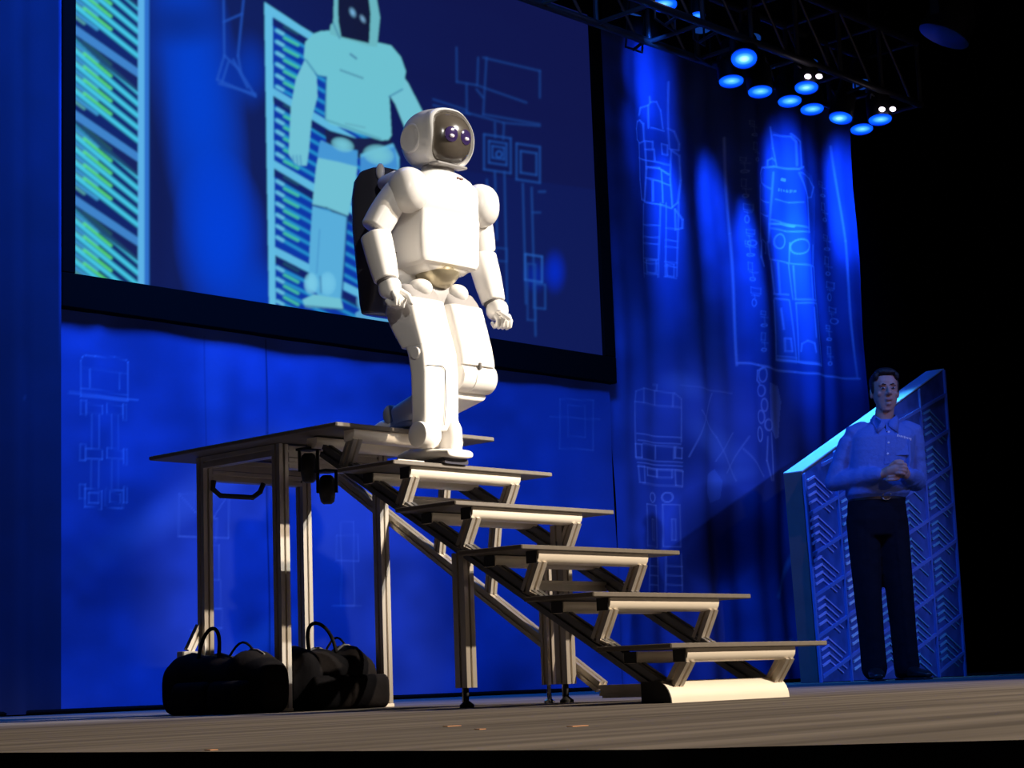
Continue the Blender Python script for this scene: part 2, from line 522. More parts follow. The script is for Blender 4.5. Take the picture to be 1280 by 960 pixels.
# lower left panel: back view of a walking machine
def blueprint_small():
    f = lambda x, y: (80 + x / 4.0, 420 + y / 4.0)
    L = lambda pts, w=1.2, a=0.34: cline([f(*p) for p in pts], w, LN, a)
    L([(105, 100), (120, 92), (165, 98), (265, 104), (320, 114), (333, 128), (331, 320)]); L([(98, 118), (98, 300)]); L([(105, 100), (98, 118)])
    L([(100, 155), (330, 182)]); L([(140, 160), (138, 255)]); L([(295, 178), (292, 265)])
    L([(40, 278), (380, 318)], 2.6, 0.30); L([(98, 260), (330, 290)]); L([(95, 300), (330, 322)], 1.6)
    for x0, x1 in ((125, 200), (225, 305)):
        L([(x0, 335), (x0, 385), (x1, 392), (x1, 345), (x0, 335)]); L([(x0, 560), (x0, 610), (x1, 616), (x1, 570), (x0, 560)])
        L([(x0 - 5, 760), (x0 - 5, 850), (x1, 862), (x1, 772), (x0 - 5, 760)])
        L([(x0 + 15, 780), (x1 - 15, 786), (x1 - 15, 835), (x0 + 15, 830), (x0 + 15, 780)])
    for x in (145, 180, 247, 280):
        L([(x, 390), (x, 560)]); L([(x, 620), (x, 760)])
    for y in (315, 540, 735):
        L([(98, y), (120, y + 3), (120, y + 80), (98, y + 76), (98, y)]); L([(308, y + 20), (328, y + 22), (328, y + 100), (308, y + 98), (308, y + 20)])


blueprint_small()
# lower left panel: side view behind the platform leg
rect(226, 616, 288, 670, 0.03, 1.2, LN, 0.30); cline([(228, 618), (247, 640), (270, 645), (284, 622)], 1.1, LN, 0.25)
rect(255, 647, 273, 675, 0.03, 1.1, LN, 0.28); rect(258, 680, 276, 725, 0.03, 1.1, LN, 0.25); rect(262, 725, 278, 760, 0.03, 1.1, LN, 0.25)
cline([(240, 788), (282, 786)], 1.2, LN, 0.3); rect(266, 760, 280, 785, 0, 1.1, LN, 0.25)
rect(430, 652, 446, 756, 0.02, 1.2, LN, 0.22); rect(424, 668, 452, 700, 0.02, 1.2, LN, 0.22); cline([(420, 757), (455, 756)], 1.2, LN, 0.25)
rect(702, 498, 744, 560, 0.05, 1.2, LN, 0.22); cline([(690, 520), (752, 524)], 1.3, LN, 0.22); rect(712, 506, 734, 545, 0.05, 1.1, LN, 0.18)
cline([(-30, 494), (22, 496), (22, 501), (-30, 499)], 1.4, LN, 0.6)
# right backdrop: side figure near the top
def blueprint_back():
    f = lambda x, y: (780 + x / 3.69, 100 + y / 3.69)
    L = lambda pts, w=1.4, a=0.75: cline([f(*p) for p in pts], w, LN, a)
    L([(150, 210), (150, 105), (160, 90), (185, 90), (205, 130), (215, 215)]); L([(112, 150), (120, 115), (150, 105)]); L([(155, 65), (157, 92)])
    L([(92, 265), (90, 215), (100, 180), (115, 172), (130, 190), (132, 270), (110, 280), (92, 265)])
    L([(235, 215), (255, 230), (272, 290), (270, 320), (240, 310), (235, 215)]); L([(232, 0), (236, 215)])
    L([(105, 280), (105, 450), (118, 540), (135, 545), (140, 400), (135, 275)]); L([(245, 315), (272, 345), (276, 460), (268, 560), (248, 580), (240, 450), (245, 315)])
    L([(160, 210), (220, 225)]); L([(135, 270), (165, 275), (165, 312), (135, 308)]); L([(205, 285), (232, 292), (232, 338), (207, 332), (205, 285)])
    L([(100, 350), (240, 385)]); L([(140, 390), (190, 400), (235, 428)], 2.0, 0.9); L([(140, 440), (240, 480)]); L([(135, 550), (200, 570), (245, 585)])
    L([(170, 310), (172, 365)]); L([(200, 410), (205, 560)]); L([(165, 455), (168, 550)])
    for x in (130, 195, 220, 270): L([(x, 560), (x + 3, 900)], 1.2, 0.55)
    for y in (655, 710, 740, 810, 830, 880): L([(132, y), (195, y + 8)], 1.2, 0.5); L([(220, y + 20), (272, y + 28)], 1.2, 0.5)
    L([(150, 820), (190, 822), (190, 880), (155, 876), (150, 820)], 1.2, 0.5); L([(228, 842), (260, 846), (260, 900), (230, 896), (228, 842)], 1.2, 0.5)
    L([(258, 590), (285, 640), (285, 680), (262, 684), (258, 590)], 1.3, 0.7)


blueprint_back()
# right backdrop: truck-like view lower down
def blueprint_front():
    f = lambda x, y: (780 + x / 3.425, 470 + y / 3.425)
    L = lambda pts, w=1.2, a=0.42: cline([f(*p) for p in pts], w, LN, a)
    L([(75, 105), (78, 60), (110, 48), (170, 55), (235, 72), (262, 95), (268, 280)]); L([(75, 105), (262, 132)]); L([(75, 105), (80, 350)])
    L([(110, 50), (112, 108)]); L([(170, 55), (172, 118)]); L([(230, 72), (230, 128)]); L([(160, 30), (180, 32), (178, 55)])
    L([(85, 240), (265, 262)]); L([(90, 270), (265, 290)]); L([(78, 285), (105, 288), (105, 345), (78, 342), (78, 285)]); L([(245, 300), (272, 305), (272, 350), (245, 346), (245, 300)])
    L([(110, 285), (180, 292), (180, 350)]); L([(185, 292), (240, 300), (240, 350)])
    for y in (350, 366, 382): L([(85, y), (275, y + 18)])
    L([(88, 380), (115, 383), (115, 455), (92, 450), (88, 380)]); L([(245, 400), (278, 405), (276, 470), (248, 465), (245, 400)])
    L([(130, 390), (185, 395), (185, 425), (130, 420), (130, 390)]); L([(188, 395), (235, 400), (235, 432), (188, 428), (188, 395)])
    L([(105, 455), (275, 470)])
    for cx in (158, 220): cell(*f(cx, 515), 5, 6, 1.2, LN, 0.4)
    for x0 in (120, 205):
        L([(x0, 545), (x0 + 58, 550), (x0 + 58, 730), (x0, 725), (x0, 545)]); L([(x0 + 28, 610), (x0 + 40, 612), (x0 + 40, 700), (x0 + 28, 698), (x0 + 28, 610)])
        L([(x0 + 10, 760), (x0 + 12, 920)]); L([(x0 + 60, 760), (x0 + 66, 920)])
        for y in (810, 850, 890): L([(x0 + 14, y), (x0 + 64, y + 4)])


blueprint_front()
# right backdrop: framed drawing with the big figure
def blueprint_frame():
    g = lambda x, y: (920 + x / 5.647, 130 + y / 5.647)
    h = lambda x, y: (920 + x / 5.333, 290 + y / 5.333)
    A = lambda pts, w=1.6, a=0.7: cline([g(*p) for p in pts], w, LN, a)
    B = lambda pts, w=1.6, a=0.7: cline([h(*p) for p in pts], w, LN, a)
    cline([(913, 170), (920, 290), (930, 455)], 2.0, LN, 0.75); cline([(930, 452), (955, 455), (1000, 464), (1078, 473)], 2.4, LN, 0.85)
    cline([(1048, 180), (1062, 300), (1076, 472)], 1.6, LN, 0.55)
    fig = [g(290, 170), g(330, 190), g(430, 220), g(470, 300), g(475, 430), g(570, 500), g(590, 640), h(560, 200), h(600, 880), h(450, 870), h(400, 520), h(430, 860), h(330, 840), h(290, 160), g(200, 940), g(210, 470), g(300, 430)]
    cpoly(fig, (110, 150, 235), 0.28)
    A([(290, 150), (305, 300), (330, 430)]); A([(310, 205), (420, 220), (445, 260), (450, 430)], 1.8); A([(420, 200), (470, 260), (475, 440)])
    A([(275, 420), (275, 385), (300, 370), (320, 390)]); A([(215, 480), (235, 435), (310, 430), (460, 455), (490, 440)], 2.2, 0.9)
    A([(215, 480), (230, 540), (300, 585)]); A([(210, 560), (205, 960)]); A([(310, 470), (300, 960)], 2.0)
    A([(470, 480), (545, 520), (580, 580), (560, 650), (520, 660)]); A([(460, 480), (520, 650), (535, 900)])
    cpoly([g(360, 510), g(398, 514), g(396, 538), g(360, 530)], (220, 230, 255), 0.9)
    for k in range(6):
        x = 342 + k * 19
        cpoly([g(x, 584 + k * 3), g(x + 13, 586 + k * 3), g(x + 13, 604 + k * 3), g(x, 602 + k * 3)], (200, 215, 255), 0.7)
    A([(330, 660), (420, 685), (490, 690)]); A([(215, 660), (290, 680)]); A([(215, 760), (290, 775)])
    A([(305, 830), (370, 835), (450, 855)], 2.4, 0.9); A([(310, 800), (365, 820), (530, 870)]); A([(310, 860), (400, 885), (540, 900)])
    cell(*h(345, 50), 6, 9, 1.5, LN, 0.6); cell(*h(460, 90), 9, 9, 1.5, LN, 0.65)
    B([(275, 50), (290, 165), (390, 195), (545, 222), (545, 80)], 1.6); B([(410, 60), (405, 190)])
    for x, y0, y1, k in ((295, 170, 400, 20), (335, 190, 400, 10), (400, 200, 440, 20), (430, 215, 440, 10), (525, 225, 440, 10), (555, 225, 450, 15)):
        B([(x, y0), (x + k, y1)])
    B([(310, 400), (390, 410)], 2.0); B([(315, 430), (390, 445)], 2.0); B([(435, 440), (565, 450)], 2.0); B([(440, 465), (570, 470)], 2.0)
    for x, y0, y1, k in ((310, 440, 840, 20), (395, 450, 850, 40), (440, 470, 860, 10), (575, 470, 880, 20), (350, 500, 640, 15), (540, 500, 700, 8)):
        B([(x, y0), (x + k, y1)])
    B([(335, 815), (435, 835)], 1.6); B([(335, 840), (435, 860)], 3.4, 0.9); B([(450, 860), (595, 885)], 3.4, 0.9)
    B([(465, 790), (470, 740), (500, 720), (535, 740), (545, 800)]); B([(370, 700), (400, 705), (410, 790), (375, 785), (370, 700)])
    B([(200, 50), (195, 160), (215, 220)], 2.6, 0.8); B([(215, 40), (260, 60), (250, 130), (235, 130)], 1.6)
    # columns of small marks either side of the figure
    def marks(x, y0, y1, w, dx):
        y = y0; k = 0
        while y < y1:
            t = (y - y0) / (y1 - y0); xx = x + dx * t
            hgt = (4, 7, 3, 9, 5)[k % 5]; wd = w * (0.6, 1.0, 0.8, 0.5, 0.9)[k % 5]
            if k % 3 == 0: rect(xx, y, xx + wd, y + hgt, 0.15, 1.1, LN, 0.42)
            elif k % 3 == 1: cline([(xx, y), (xx + wd, y + 1)], 1.2, LN, 0.42); cline([(xx + wd * 0.4, y), (xx + wd * 0.5, y + hgt)], 1.2, LN, 0.42)
            else: cell(xx + wd / 2, y + hgt / 2, wd / 2, hgt / 2, 1.1, LN, 0.42)
            y += hgt + (3, 2, 8)[k % 3]; k += 1
    marks(940, 150, 205, 10, 10); marks(931, 195, 300, 11, 9); marks(936, 300, 385, 13, 9); marks(956, 388, 440, 9, 3)
    marks(1030, 225, 280, 12, 6); marks(1036, 292, 400, 12, 12); marks(1042, 405, 455, 7, 2)


blueprint_frame()
# right backdrop: robot arm and loose sketch strokes
cline([(961, 459), (954, 462), (953, 474), (957, 478)], 2.2, LN, 0.8); cell(961, 467, 5, 9, 1.6, LN, 0.6)
for x, y, rx, ry in ((959, 487, 5, 7), (963, 505, 4, 8), (958, 520, 5, 8), (968, 530, 5, 7), (955, 542, 4, 9)): cell(x, y, rx, ry, 1.6, LN, 0.55)
cline([(966, 545), (964, 575), (970, 600)], 1.5, LN, 0.5); cline([(971, 540), (972, 600)], 1.5, LN, 0.5)
cpoly([(970, 477), (985, 480), (989, 500), (986, 545), (978, 548), (971, 535)], (150, 185, 250), 0.6)
for a, b in (((880, 512), (905, 545)), ((905, 545), (930, 600)), ((925, 540), (905, 575)), ((855, 480), (925, 490)), ((900, 490), (868, 570)), ((935, 560), (960, 595)), ((940, 545), (918, 590))):
    cline([a, b], 1.4, LN, 0.32)
cpoly([(893, 592), (904, 585), (913, 600), (911, 622), (898, 628), (892, 615)], (110, 150, 235), 0.45)
cblob(860, 480, 40, 22, (120, 160, 240), 0.4, 20); cblob(905, 555, 70, 26, (120, 160, 240), 0.35, 40); cblob(918, 595, 40, 16, (120, 160, 240), 0.35, -10)
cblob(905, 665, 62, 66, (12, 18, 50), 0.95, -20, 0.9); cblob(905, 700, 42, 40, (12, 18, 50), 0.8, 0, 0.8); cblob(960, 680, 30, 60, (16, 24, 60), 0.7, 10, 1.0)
for a, b, w in (((1003, 690), (980, 745), 5), ((1000, 800), (975, 850), 5), ((985, 830), (1010, 800), 3)):
    cline([a, b], w, (150, 200, 255), 0.45, 2.0)
# lower panel: soft pale sweeps and dark patches
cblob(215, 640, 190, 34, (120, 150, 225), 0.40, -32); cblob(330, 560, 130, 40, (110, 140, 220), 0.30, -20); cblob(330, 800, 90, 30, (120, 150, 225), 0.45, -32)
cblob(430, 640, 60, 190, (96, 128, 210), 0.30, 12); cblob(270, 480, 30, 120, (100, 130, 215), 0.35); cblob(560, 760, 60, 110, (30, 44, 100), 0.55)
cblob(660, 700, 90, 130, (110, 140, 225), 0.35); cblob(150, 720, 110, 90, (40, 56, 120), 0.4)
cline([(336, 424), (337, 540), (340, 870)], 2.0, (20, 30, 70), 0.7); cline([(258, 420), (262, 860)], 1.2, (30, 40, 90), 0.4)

# --- the projected picture (light it gives off)
cloth_canvas = canvas.copy()
TL = onY(92, -207, YW); SX0, SX1 = TL[0], onY(743, 250, YW)[0]
SZ0, SZ1 = onY(400, 391, YW)[2], TL[2]
SCR = [(60, 338), (760, 455), (750, 4), (60, -230)]
cpoly(SCR, (15, 21, 74))
cpoly([(480, 200), (760, 240), (760, 460), (480, 420)], (14, 26, 88), 0.6)
cblob(245, 120, 60, 260, (0, 62, 205), 0.9, -8, 1.0); cblob(275, 300, 62, 120, (0, 60, 210), 0.95, -5, 1.0); cblob(310, 90, 34, 60, (4, 50, 170), 0.8)
cblob(330, 370, 60, 60, (0, 60, 200), 0.7); cblob(225, 30, 70, 40, (10, 10, 40), 0.5); cblob(196, 230, 22, 220, (14, 14, 58), 0.7)
cblob(692, 340, 18, 34, (4, 40, 190), 0.9); cblob(668, 345, 20, 26, (4, 40, 170), 0.6)
# equipment rack at the left of the picture
cpoly([(60, -230), (176, -230), (176, 365), (60, 345)], (16, 30, 92))
CY = (70, 205, 232); GR = (92, 232, 112)
for k in range(-3, 5):
    rT, lT = 79 + 105.5 * k, 34 + 106.5 * k
    def yy(x, f): return (lT + f * 106.5) + ((rT + f * 105.5) - (lT + f * 106.5)) * (x - 92) / 80 + (x - 92) * 0.10 * (1 - f)
    L_ = lambda f: lT + f * 106.5 - 8
    R_ = lambda f: rT + f * 105.5
    for fl, fr in ((0.10, 0.36), (0.26, 0.50), (0.42, 0.64), (0.58, 0.78), (0.74, 0.93)):
        cline([(80, L_(fl)), (172, R_(fr))], 5.0, CY, 0.95, 1.6)
        cline([(80, L_(fl + 0.08)), (120, L_(fl + 0.08) + (R_(fr + 0.05) - L_(fl + 0.08)) * 0.43)], 3.2, (70, 170, 226), 0.9, 1.6)
        cline([(80, L_(fl + 0.13)), (104, L_(fl + 0.13) + (R_(fr + 0.10) - L_(fl + 0.13)) * 0.26)], 2.2, (120, 226, 200), 0.6, 1.4)
    for fl, fr in ((0.05, 0.31), (0.20, 0.44), (0.36, 0.58), (0.52, 0.72), (0.68, 0.87)):
        yl = lambda t: L_(fl) + (R_(fr) - L_(fl)) * t
        for t in np.arange(0.26, 0.60, 0.055):
            cline([(80 + 92 * t, yl(t)), (80 + 92 * (t + 0.03), yl(t + 0.03))], 3.4, GR, 0.85, 1.3)
    cpoly([(80, yy(80, 0) - 3), (172, yy(172, 0)), (172, yy(172, 0) + 11), (80, yy(80, 0) + 10)], (64, 132, 200), 0.95)
    cpoly([(80, yy(80, 0) + 9), (172, yy(172, 0) + 11), (172, yy(172, 0) + 30), (128, yy(128, 0) + 24), (80, yy(80, 0) + 12)], (22, 26, 74), 0.9)
cpoly([(171, -230), (179, -230), (179, 370), (171, 368)], (92, 176, 226)); cpoly([(179, -230), (185, -230), (185, 372), (179, 371)], (46, 110, 196))
# lamp on a stand drawing
for pts in ([(278, 0), (279, 70), (270, 100), (318, 121), (300, 92), (296, 70), (303, 0)], [(279, 70), (298, 88)], [(272, 105), (318, 118)], [(284, 78), (276, 104)], [(290, 75), (308, 110)], [(278, 28), (301, 18)]):
    cline(pts, 2.2, (34, 84, 190), 0.8, 1.0)
# second rack and the robot on screen
cpoly([(330, 5), (392, 47), (440, 90), (470, 160), (470, 400), (336, 386)], (12, 52, 160))
RB = (96, 186, 222)
for k, (y, s) in enumerate(((12, .62), (110, .62), (200, .60), (308, .52))):
    for i in range(6):
        yb = y + 24 + i * 14
        cline([(343, yb + 2), (470, yb + 2 + s * 118)], 3.6, (38, 150, 205), 0.9, 1.2)
        cline([(345, yb + 3), (352, yb + 7)], 4.0, (110, 200, 225), 0.8, 1.2)
        cline([(354, yb - 2), (371, yb + 7)], 3.2, (80, 220, 150), 0.75, 1.2)
    cpoly([(336, y - 2), (470, y - 2 + s * 130), (470, y + 8 + s * 130), (336, y + 9)], RB, 0.95)
    cpoly([(340, y + 10), (470, y + 10 + s * 130), (470, y + 22 + s * 130), (340, y + 20)], (18, 22, 80), 0.9)
cpoly([(329, 3), (339, 10), (343, 388), (335, 387)], RB)
cpoly([(329, 3), (400, 50), (400, 58), (329, 12)], RB)
q = lambda x, y: (300 + x / 2.286, y / 2.286)
SB = (112, 192, 208); SB2 = (88, 172, 214)
q = lambda x, y: (x / 2.226, y / 2.226)
Q = lambda pts, col, al=1.0: cpoly([q(*p) for p in pts], col, al)
Q(((900, 360), (985, 385), (1085, 385), (1095, 440), (990, 440), (905, 400)), (24, 28, 60))
Q(((1000, 430), (1090, 400), (1108, 440), (1104, 540), (1092, 640), (1004, 616), (998, 520)), SB2); Q(((1004, 622), (1092, 644), (1082, 760), (1074, 872), (1020, 872), (1000, 800)), (70, 150, 205))
cline([q(1003, 617), q(1092, 642)], 1.8, (24, 50, 96), 0.9, 1.0)
Q(((985, 872), (1010, 858), (1078, 868), (1088, 902), (990, 896)), (84, 160, 205)); cblob(*q(1008, 838), 9, 14, (96, 176, 214), 1.0, 0, 0.35); cblob(*q(1048, 838), 11, 15, (92, 172, 214), 1.0, 0, 0.35)
Q(((1000, 440), (1095, 410), (1104, 470), (1000, 500)), (64, 140, 205)); cblob(*q(1050, 432), 20, 13, SB, 1.0, 10, 0.4)
Q(((890, 392), (930, 410), (992, 420), (990, 470), (985, 520), (965, 602), (866, 570), (876, 470)), SB)
Q(((884, 410), (888, 392), (930, 410), (992, 420), (990, 465), (940, 452), (880, 440)), (66, 146, 208), 0.95); cblob(*q(950, 404), 15, 9, SB, 1.0, 18, 0.4)
Q(((866, 574), (963, 604), (948, 800), (945, 835), (900, 835), (856, 800), (858, 700)), SB2)
cline([q(864, 571), q(905, 580), q(965, 604)], 1.8, (24, 50, 96), 0.9, 1.0); cline([q(963, 604), q(948, 830)], 2.0, (24, 60, 130), 0.9, 1.0); cline([q(886, 640), q(878, 760)], 1.2, (60, 130, 190), 0.8)
Q(((838, 835), (870, 820), (945, 832), (952, 862), (846, 856)), SB); cline([q(846, 852), q(950, 862)], 1.8, (20, 50, 110), 0.8)
cblob(*q(862, 790), 9, 14, (120, 200, 226), 1.0, 0, 0.35); cblob(*q(908, 790), 11, 15, (112, 194, 226), 1.0, 0, 0.35); cline([q(888, 770), q(890, 815)], 1.6, (30, 80, 140), 0.8)
Q(((1108, 200), (1132, 232), (1172, 310), (1200, 400), (1150, 420), (1120, 350), (1096, 290), (1080, 266)), SB)
Q(((846, 165), (820, 222), (806, 300), (800, 430), (814, 452), (826, 462), (850, 462), (856, 420), (864, 330), (880, 270), (878, 215)), SB)
Q(((870, 95), (890, 88), (930, 86), (1050, 120), (1085, 128), (1112, 160), (1126, 200), (1117, 248), (1080, 268), (1086, 378), (1078, 390), (1056, 392), (915, 346), (900, 330), (906, 215), (880, 210), (856, 192), (842, 160), (846, 118)), (108, 192, 206))
cline([q(848, 168), q(880, 212), q(904, 216), q(902, 330)], 1.7, (36, 100, 150), 0.8, 1.0); cline([q(1080, 270), q(1116, 250)], 1.7, (36, 100, 150), 0.8, 1.0); cline([q(902, 334), q(1056, 388)], 1.8, (70, 140, 160), 0.8, 1.0)
for k in range(6): cline([q(944 + k * 11, 196 + k * 4), q(951 + k * 11, 199 + k * 4)], 2.2, (66, 120, 150), 0.75)
cline([q(972, 152), q(988, 164)], 2.6, (60, 110, 150), 0.8); cline([q(958, 345), q(1012, 356)], 1.6, (90, 150, 170), 0.7)
Q(((928, -60), (1000, -80), (1040, -30), (1054, 50), (1046, 132), (1024, 130), (940, 106), (914, 96), (916, 72), (924, 64)), (104, 180, 190))
Q(((936, -40), (1004, -56), (1022, -10), (1028, 40), (1024, 122), (946, 104), (938, 60)), (18, 20, 44))
cline([q(924, 66), q(942, 108)], 1.6, (50, 110, 150), 0.8)
cblob(*q(978, 36), 5, 9, (120, 180, 220), 0.95, -25); cblob(*q(1006, 54), 4, 8, (130, 180, 220), 0.8, -30)
for x in (812, 822, 832): cline([q(x, 434), q(x + 3, 464)], 1.5, (50, 110, 170), 0.7)
# faint circuit drawing at the right
DL = (28, 74, 158)
u = lambda x, y: (540 + x / 4.8, 60 + y / 4.8)
for pts in ([(140, 0), (142, 205), (260, 225), (560, 330)], [(270, 60), (265, 220)], [(320, 60), (300, 400), (640, 460)], [(200, 215), (202, 390), (420, 450), (640, 470)], [(0, 310), (200, 375)], [(0, 345), (220, 400)],
            [(300, 60), (640, 140), (640, 300)], [(260, 250), (300, 300)], [(370, 450), (372, 540)], [(425, 460), (420, 550)]):
    cline([u(*p) for p in pts], 2.0, DL, 0.55, 1.0)
for x0, y0, x1, y1 in ((305, 520, 465, 730), (335, 560, 440, 690), (355, 590, 425, 660), (500, 575, 640, 790), (525, 620, 620, 750)):
    rect(*u(x0, y0), *u(x1, y1), 0.15, 2.2, DL, 0.75)
cell(*u(395, 640), 3.5, 4, 1.6, DL, 0.8)
for xa, ya, xb, yb in ((617, 215, 620, 300), (629, 215, 633, 400), (652, 230, 656, 380), (663, 235, 668, 420), (607, 225, 613, 330), (680, 240, 672, 240)):
    cline([(xa, ya), (xb, yb)], 2.0, DL, 0.7, 1.0)
rect(655, 318, 676, 350, 0.15, 2.0, (40, 100, 200), 0.7); rect(666, 355, 680, 385, 0.1, 2.0, DL, 0.7); rect(658, 330, 668, 400, 0.1, 1.6, DL, 0.6); rect(618, 310, 632, 326, 0.1, 1.6, DL, 0.6)
cline([(664, 266), (674, 266)], 2, DL, 0.6)

# a projected picture is a little soft
_w = _win(60, -230, 760, 460)[0]
for _k in range(2):
    t_ = canvas[_w]
    t_ = (np.roll(t_, 1, 0) + np.roll(t_, -1, 0) + np.roll(t_, 2, 0) + np.roll(t_, -2, 0) + t_) / 5
    canvas[_w] = (np.roll(t_, 1, 1) + np.roll(t_, -1, 1) + np.roll(t_, 2, 1) + np.roll(t_, -2, 1) + t_) / 5
# the picture ends at the edge of the screen: outside it the cloth print stays
inside = np.zeros(canvas.shape[:2], bool)
_xs = (np.arange(CW * SS) + 0.5) / SS + CX0; _ys = (np.arange(CH * SS) + 0.5) / SS + CY0
_p = [project((X_, YW, Z_)) for X_, Z_ in ((SX0 - .02, SZ0 - .02), (SX1 + .02, SZ0 - .02), (SX1 + .02, SZ1 + .3), (SX0 - .02, SZ1 + .3))]
for i in range(4):
    (xa, ya), (xb, yb) = _p[i], _p[(i + 1) % 4]
    if ya != yb:
        inside ^= ((ya > _ys[:, None]) != (yb > _ys[:, None])) & (_xs[None, :] < (xb - xa) * (_ys[:, None] - ya) / (yb - ya) + xa)
canvas[~inside] = cloth_canvas[~inside]
del cloth_canvas, inside

# ------------------------------------------------------------------ the hall: floor, walls, ceiling
STAGE = [(-2.46, 8.0), (-2.44, -2.1), (-2.39, -3.2), (-2.22, -3.52), (-1.9, -5.5), (-1.2, -7.5), (14, -7.5), (14, 8.0)]
structure('floor', MB().prism(STAGE, 2, -0.05, 0.0), M['floor'], label='worn brown stage floor')
for px, py, L_ in ((264, 938, .006), (565, 908, .016), (722, 908, .018), (600, 912, .007)):
    d_ = ray(px, py); P_ = CPOS + d_ * (-CPOS[2] / d_[2])
    part('tape_scrap', MB().box(P_[0] - L_, P_[0] + L_, P_[1] - .006, P_[1] + .006, 0.0, 0.0012), mat('orange_tape', (0.55, 0.27, 0.13), 0.6), bpy.data.objects['floor'], None, 'scrap of orange tape on the floor')
structure('trim_1', MB().prism([(x + 0.03 if x < 5 else x, y) for x, y in STAGE], 2, -0.9, -0.052), M['fascia'], label='black stage fascia under the floor edge')
lp = onX(862, 950, -2.3)
tr = MB()
for dx in (0.0, 0.085):
    tr.box(-2.46, -2.405, lp[1] + 0.03 - dx, lp[1] + 0.075 - dx, -0.9, -0.06, 0.004)
structure('trim_2', tr, mat('stage_leg_grey', (0.05, 0.048, 0.045), 0.7), label='dark grey stage legs under the floor edge')
structure('wall_back', MB().box(-6, 14.2, 5.2, 5.4, -0.9, 8), M['black'])
structure('wall_right', MB().box(14.0, 14.2, -12, 5.2, -0.9, 8), M['black'])
structure('wall_left', MB().box(-6.2, -6.0, -12, 5.4, -0.9, 8), M['black'])
structure('ceiling', MB().box(-6.2, 14.2, -12, 5.4, 8.0, 8.2), M['concrete'])
structure('trim_3', MB().box(-6, 14, -12, 5.2, -1.0, -0.9), M['black'], label='dark hall floor below the stage')

# ------------------------------------------------------------------ screen and its black masking
scr = thing('projection_screen', 'large rear projection screen showing a white robot, black masking round it', 'screen', ((SX0 + SX1) / 2, YW, SZ0))
printed_sheet('display', SX0, SX1, SZ0, SZ1, 0.0065, 0.0065, lambda X, Z: np.full_like(X, YW - 0.01), M['screen'], scr, smooth=False)
FB = onY(400, 429, YW)[2]
FX0, FX1 = onY(74, 300, YW)[0], onY(757, 250, YW)[0]
part('masking_strip', MB().box(FX0, FX1, YW - 0.03, YW + 0.05, FB, SZ0, 0.006), M['frame'], scr)
part('masking_strip', MB().box(FX0, SX0, YW - 0.03, YW + 0.05, SZ0, SZ1 + 0.15, 0.006), M['frame'], scr)
part('masking_strip', MB().box(SX1, FX1, YW - 0.03, YW + 0.05, SZ0, SZ1 + 0.15, 0.006), M['frame'], scr)
part('masking_strip', MB().box(SX0, SX1, YW - 0.03, YW + 0.05, SZ1, SZ1 + 0.15, 0.006), M['frame'], scr)

# ------------------------------------------------------------------ printed curtains
RX1 = 7.86
c1 = thing('backdrop_curtain', 'tall blue printed backdrop with robot line drawings right of the screen', 'curtain', (6.3, YW, 0))
foldR = lambda X, Z: YW + 0.05 - 0.022 * np.sin(X * 9.0 + 0.35 * np.sin(Z * 1.3)) - 0.010 * np.sin(X * 23.0 + 0.6 * np.sin(Z * 2.1)) - 0.008 * np.sin(X * 3 + Z * 5)
CTOP = onY(800, 46, YW)[2]
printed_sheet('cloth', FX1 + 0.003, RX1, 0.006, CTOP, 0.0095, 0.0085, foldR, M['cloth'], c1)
c2 = thing('backdrop_curtain', 'wide blue printed backdrop below the screen, behind the stairs', 'curtain', (2.6, YW, 0))
foldL = lambda X, Z: YW + 0.02 - 0.006 * np.sin(X * 4.1 + Z * 0.8) - 0.004 * np.sin(X * 11 + Z * 6) - 0.010 * np.exp(-((X - 1.12) / 0.05) ** 2)
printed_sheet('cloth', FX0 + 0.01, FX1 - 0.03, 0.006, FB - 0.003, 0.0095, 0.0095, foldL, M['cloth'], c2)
c3 = thing('backdrop_curtain', 'dim grey blue curtain at the far left, beside the screen', 'curtain', (-0.4, YW, 0))
foldF = lambda X, Z: YW - 0.05 - 0.028 * np.sin(X * 13.0) - 0.012 * np.sin(X * 31 + 0.5 * Z)
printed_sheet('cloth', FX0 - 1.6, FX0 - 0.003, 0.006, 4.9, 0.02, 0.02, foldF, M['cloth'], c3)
part('hem_pipe', MB().tube([(FX0 - 1.6, YW - 0.06, 0.012), (FX0 + 0.03, YW - 0.06, 0.012)], 0.012, 8), M['frame'], c3)
part('hem_pipe', MB().tube([(FX0 + 0.05, YW - 0.02, 0.012), (FX1 - 0.03, YW - 0.02, 0.012)], 0.012, 8), M['frame'], c2)
part('hem_pipe', MB().tube([(FX1, YW - 0.01, 0.012), (RX1, YW - 0.01, 0.012)], 0.012, 8), M['frame'], c1)

bo = thing('border_drape', 'black border drape above the right backdrop, behind the truss', 'curtain', (6.3, 2.98, CTOP))
bm_ = MB(); n_ = 90
for k in range(n_):
    pass
bm_.rings([[(FX1 + (RX1 + 0.3 - FX1) * k / n_, 2.95 + 0.02 * math.sin(k * 1.1) + dy, z) for z, dy in ((CTOP - 0.03, 0), (CTOP - 0.03, 0.006), (6.2, 0.006), (6.2, 0))] for k in range(n_ + 1)])
part('cloth', bm_, M['black'], bo, 60)

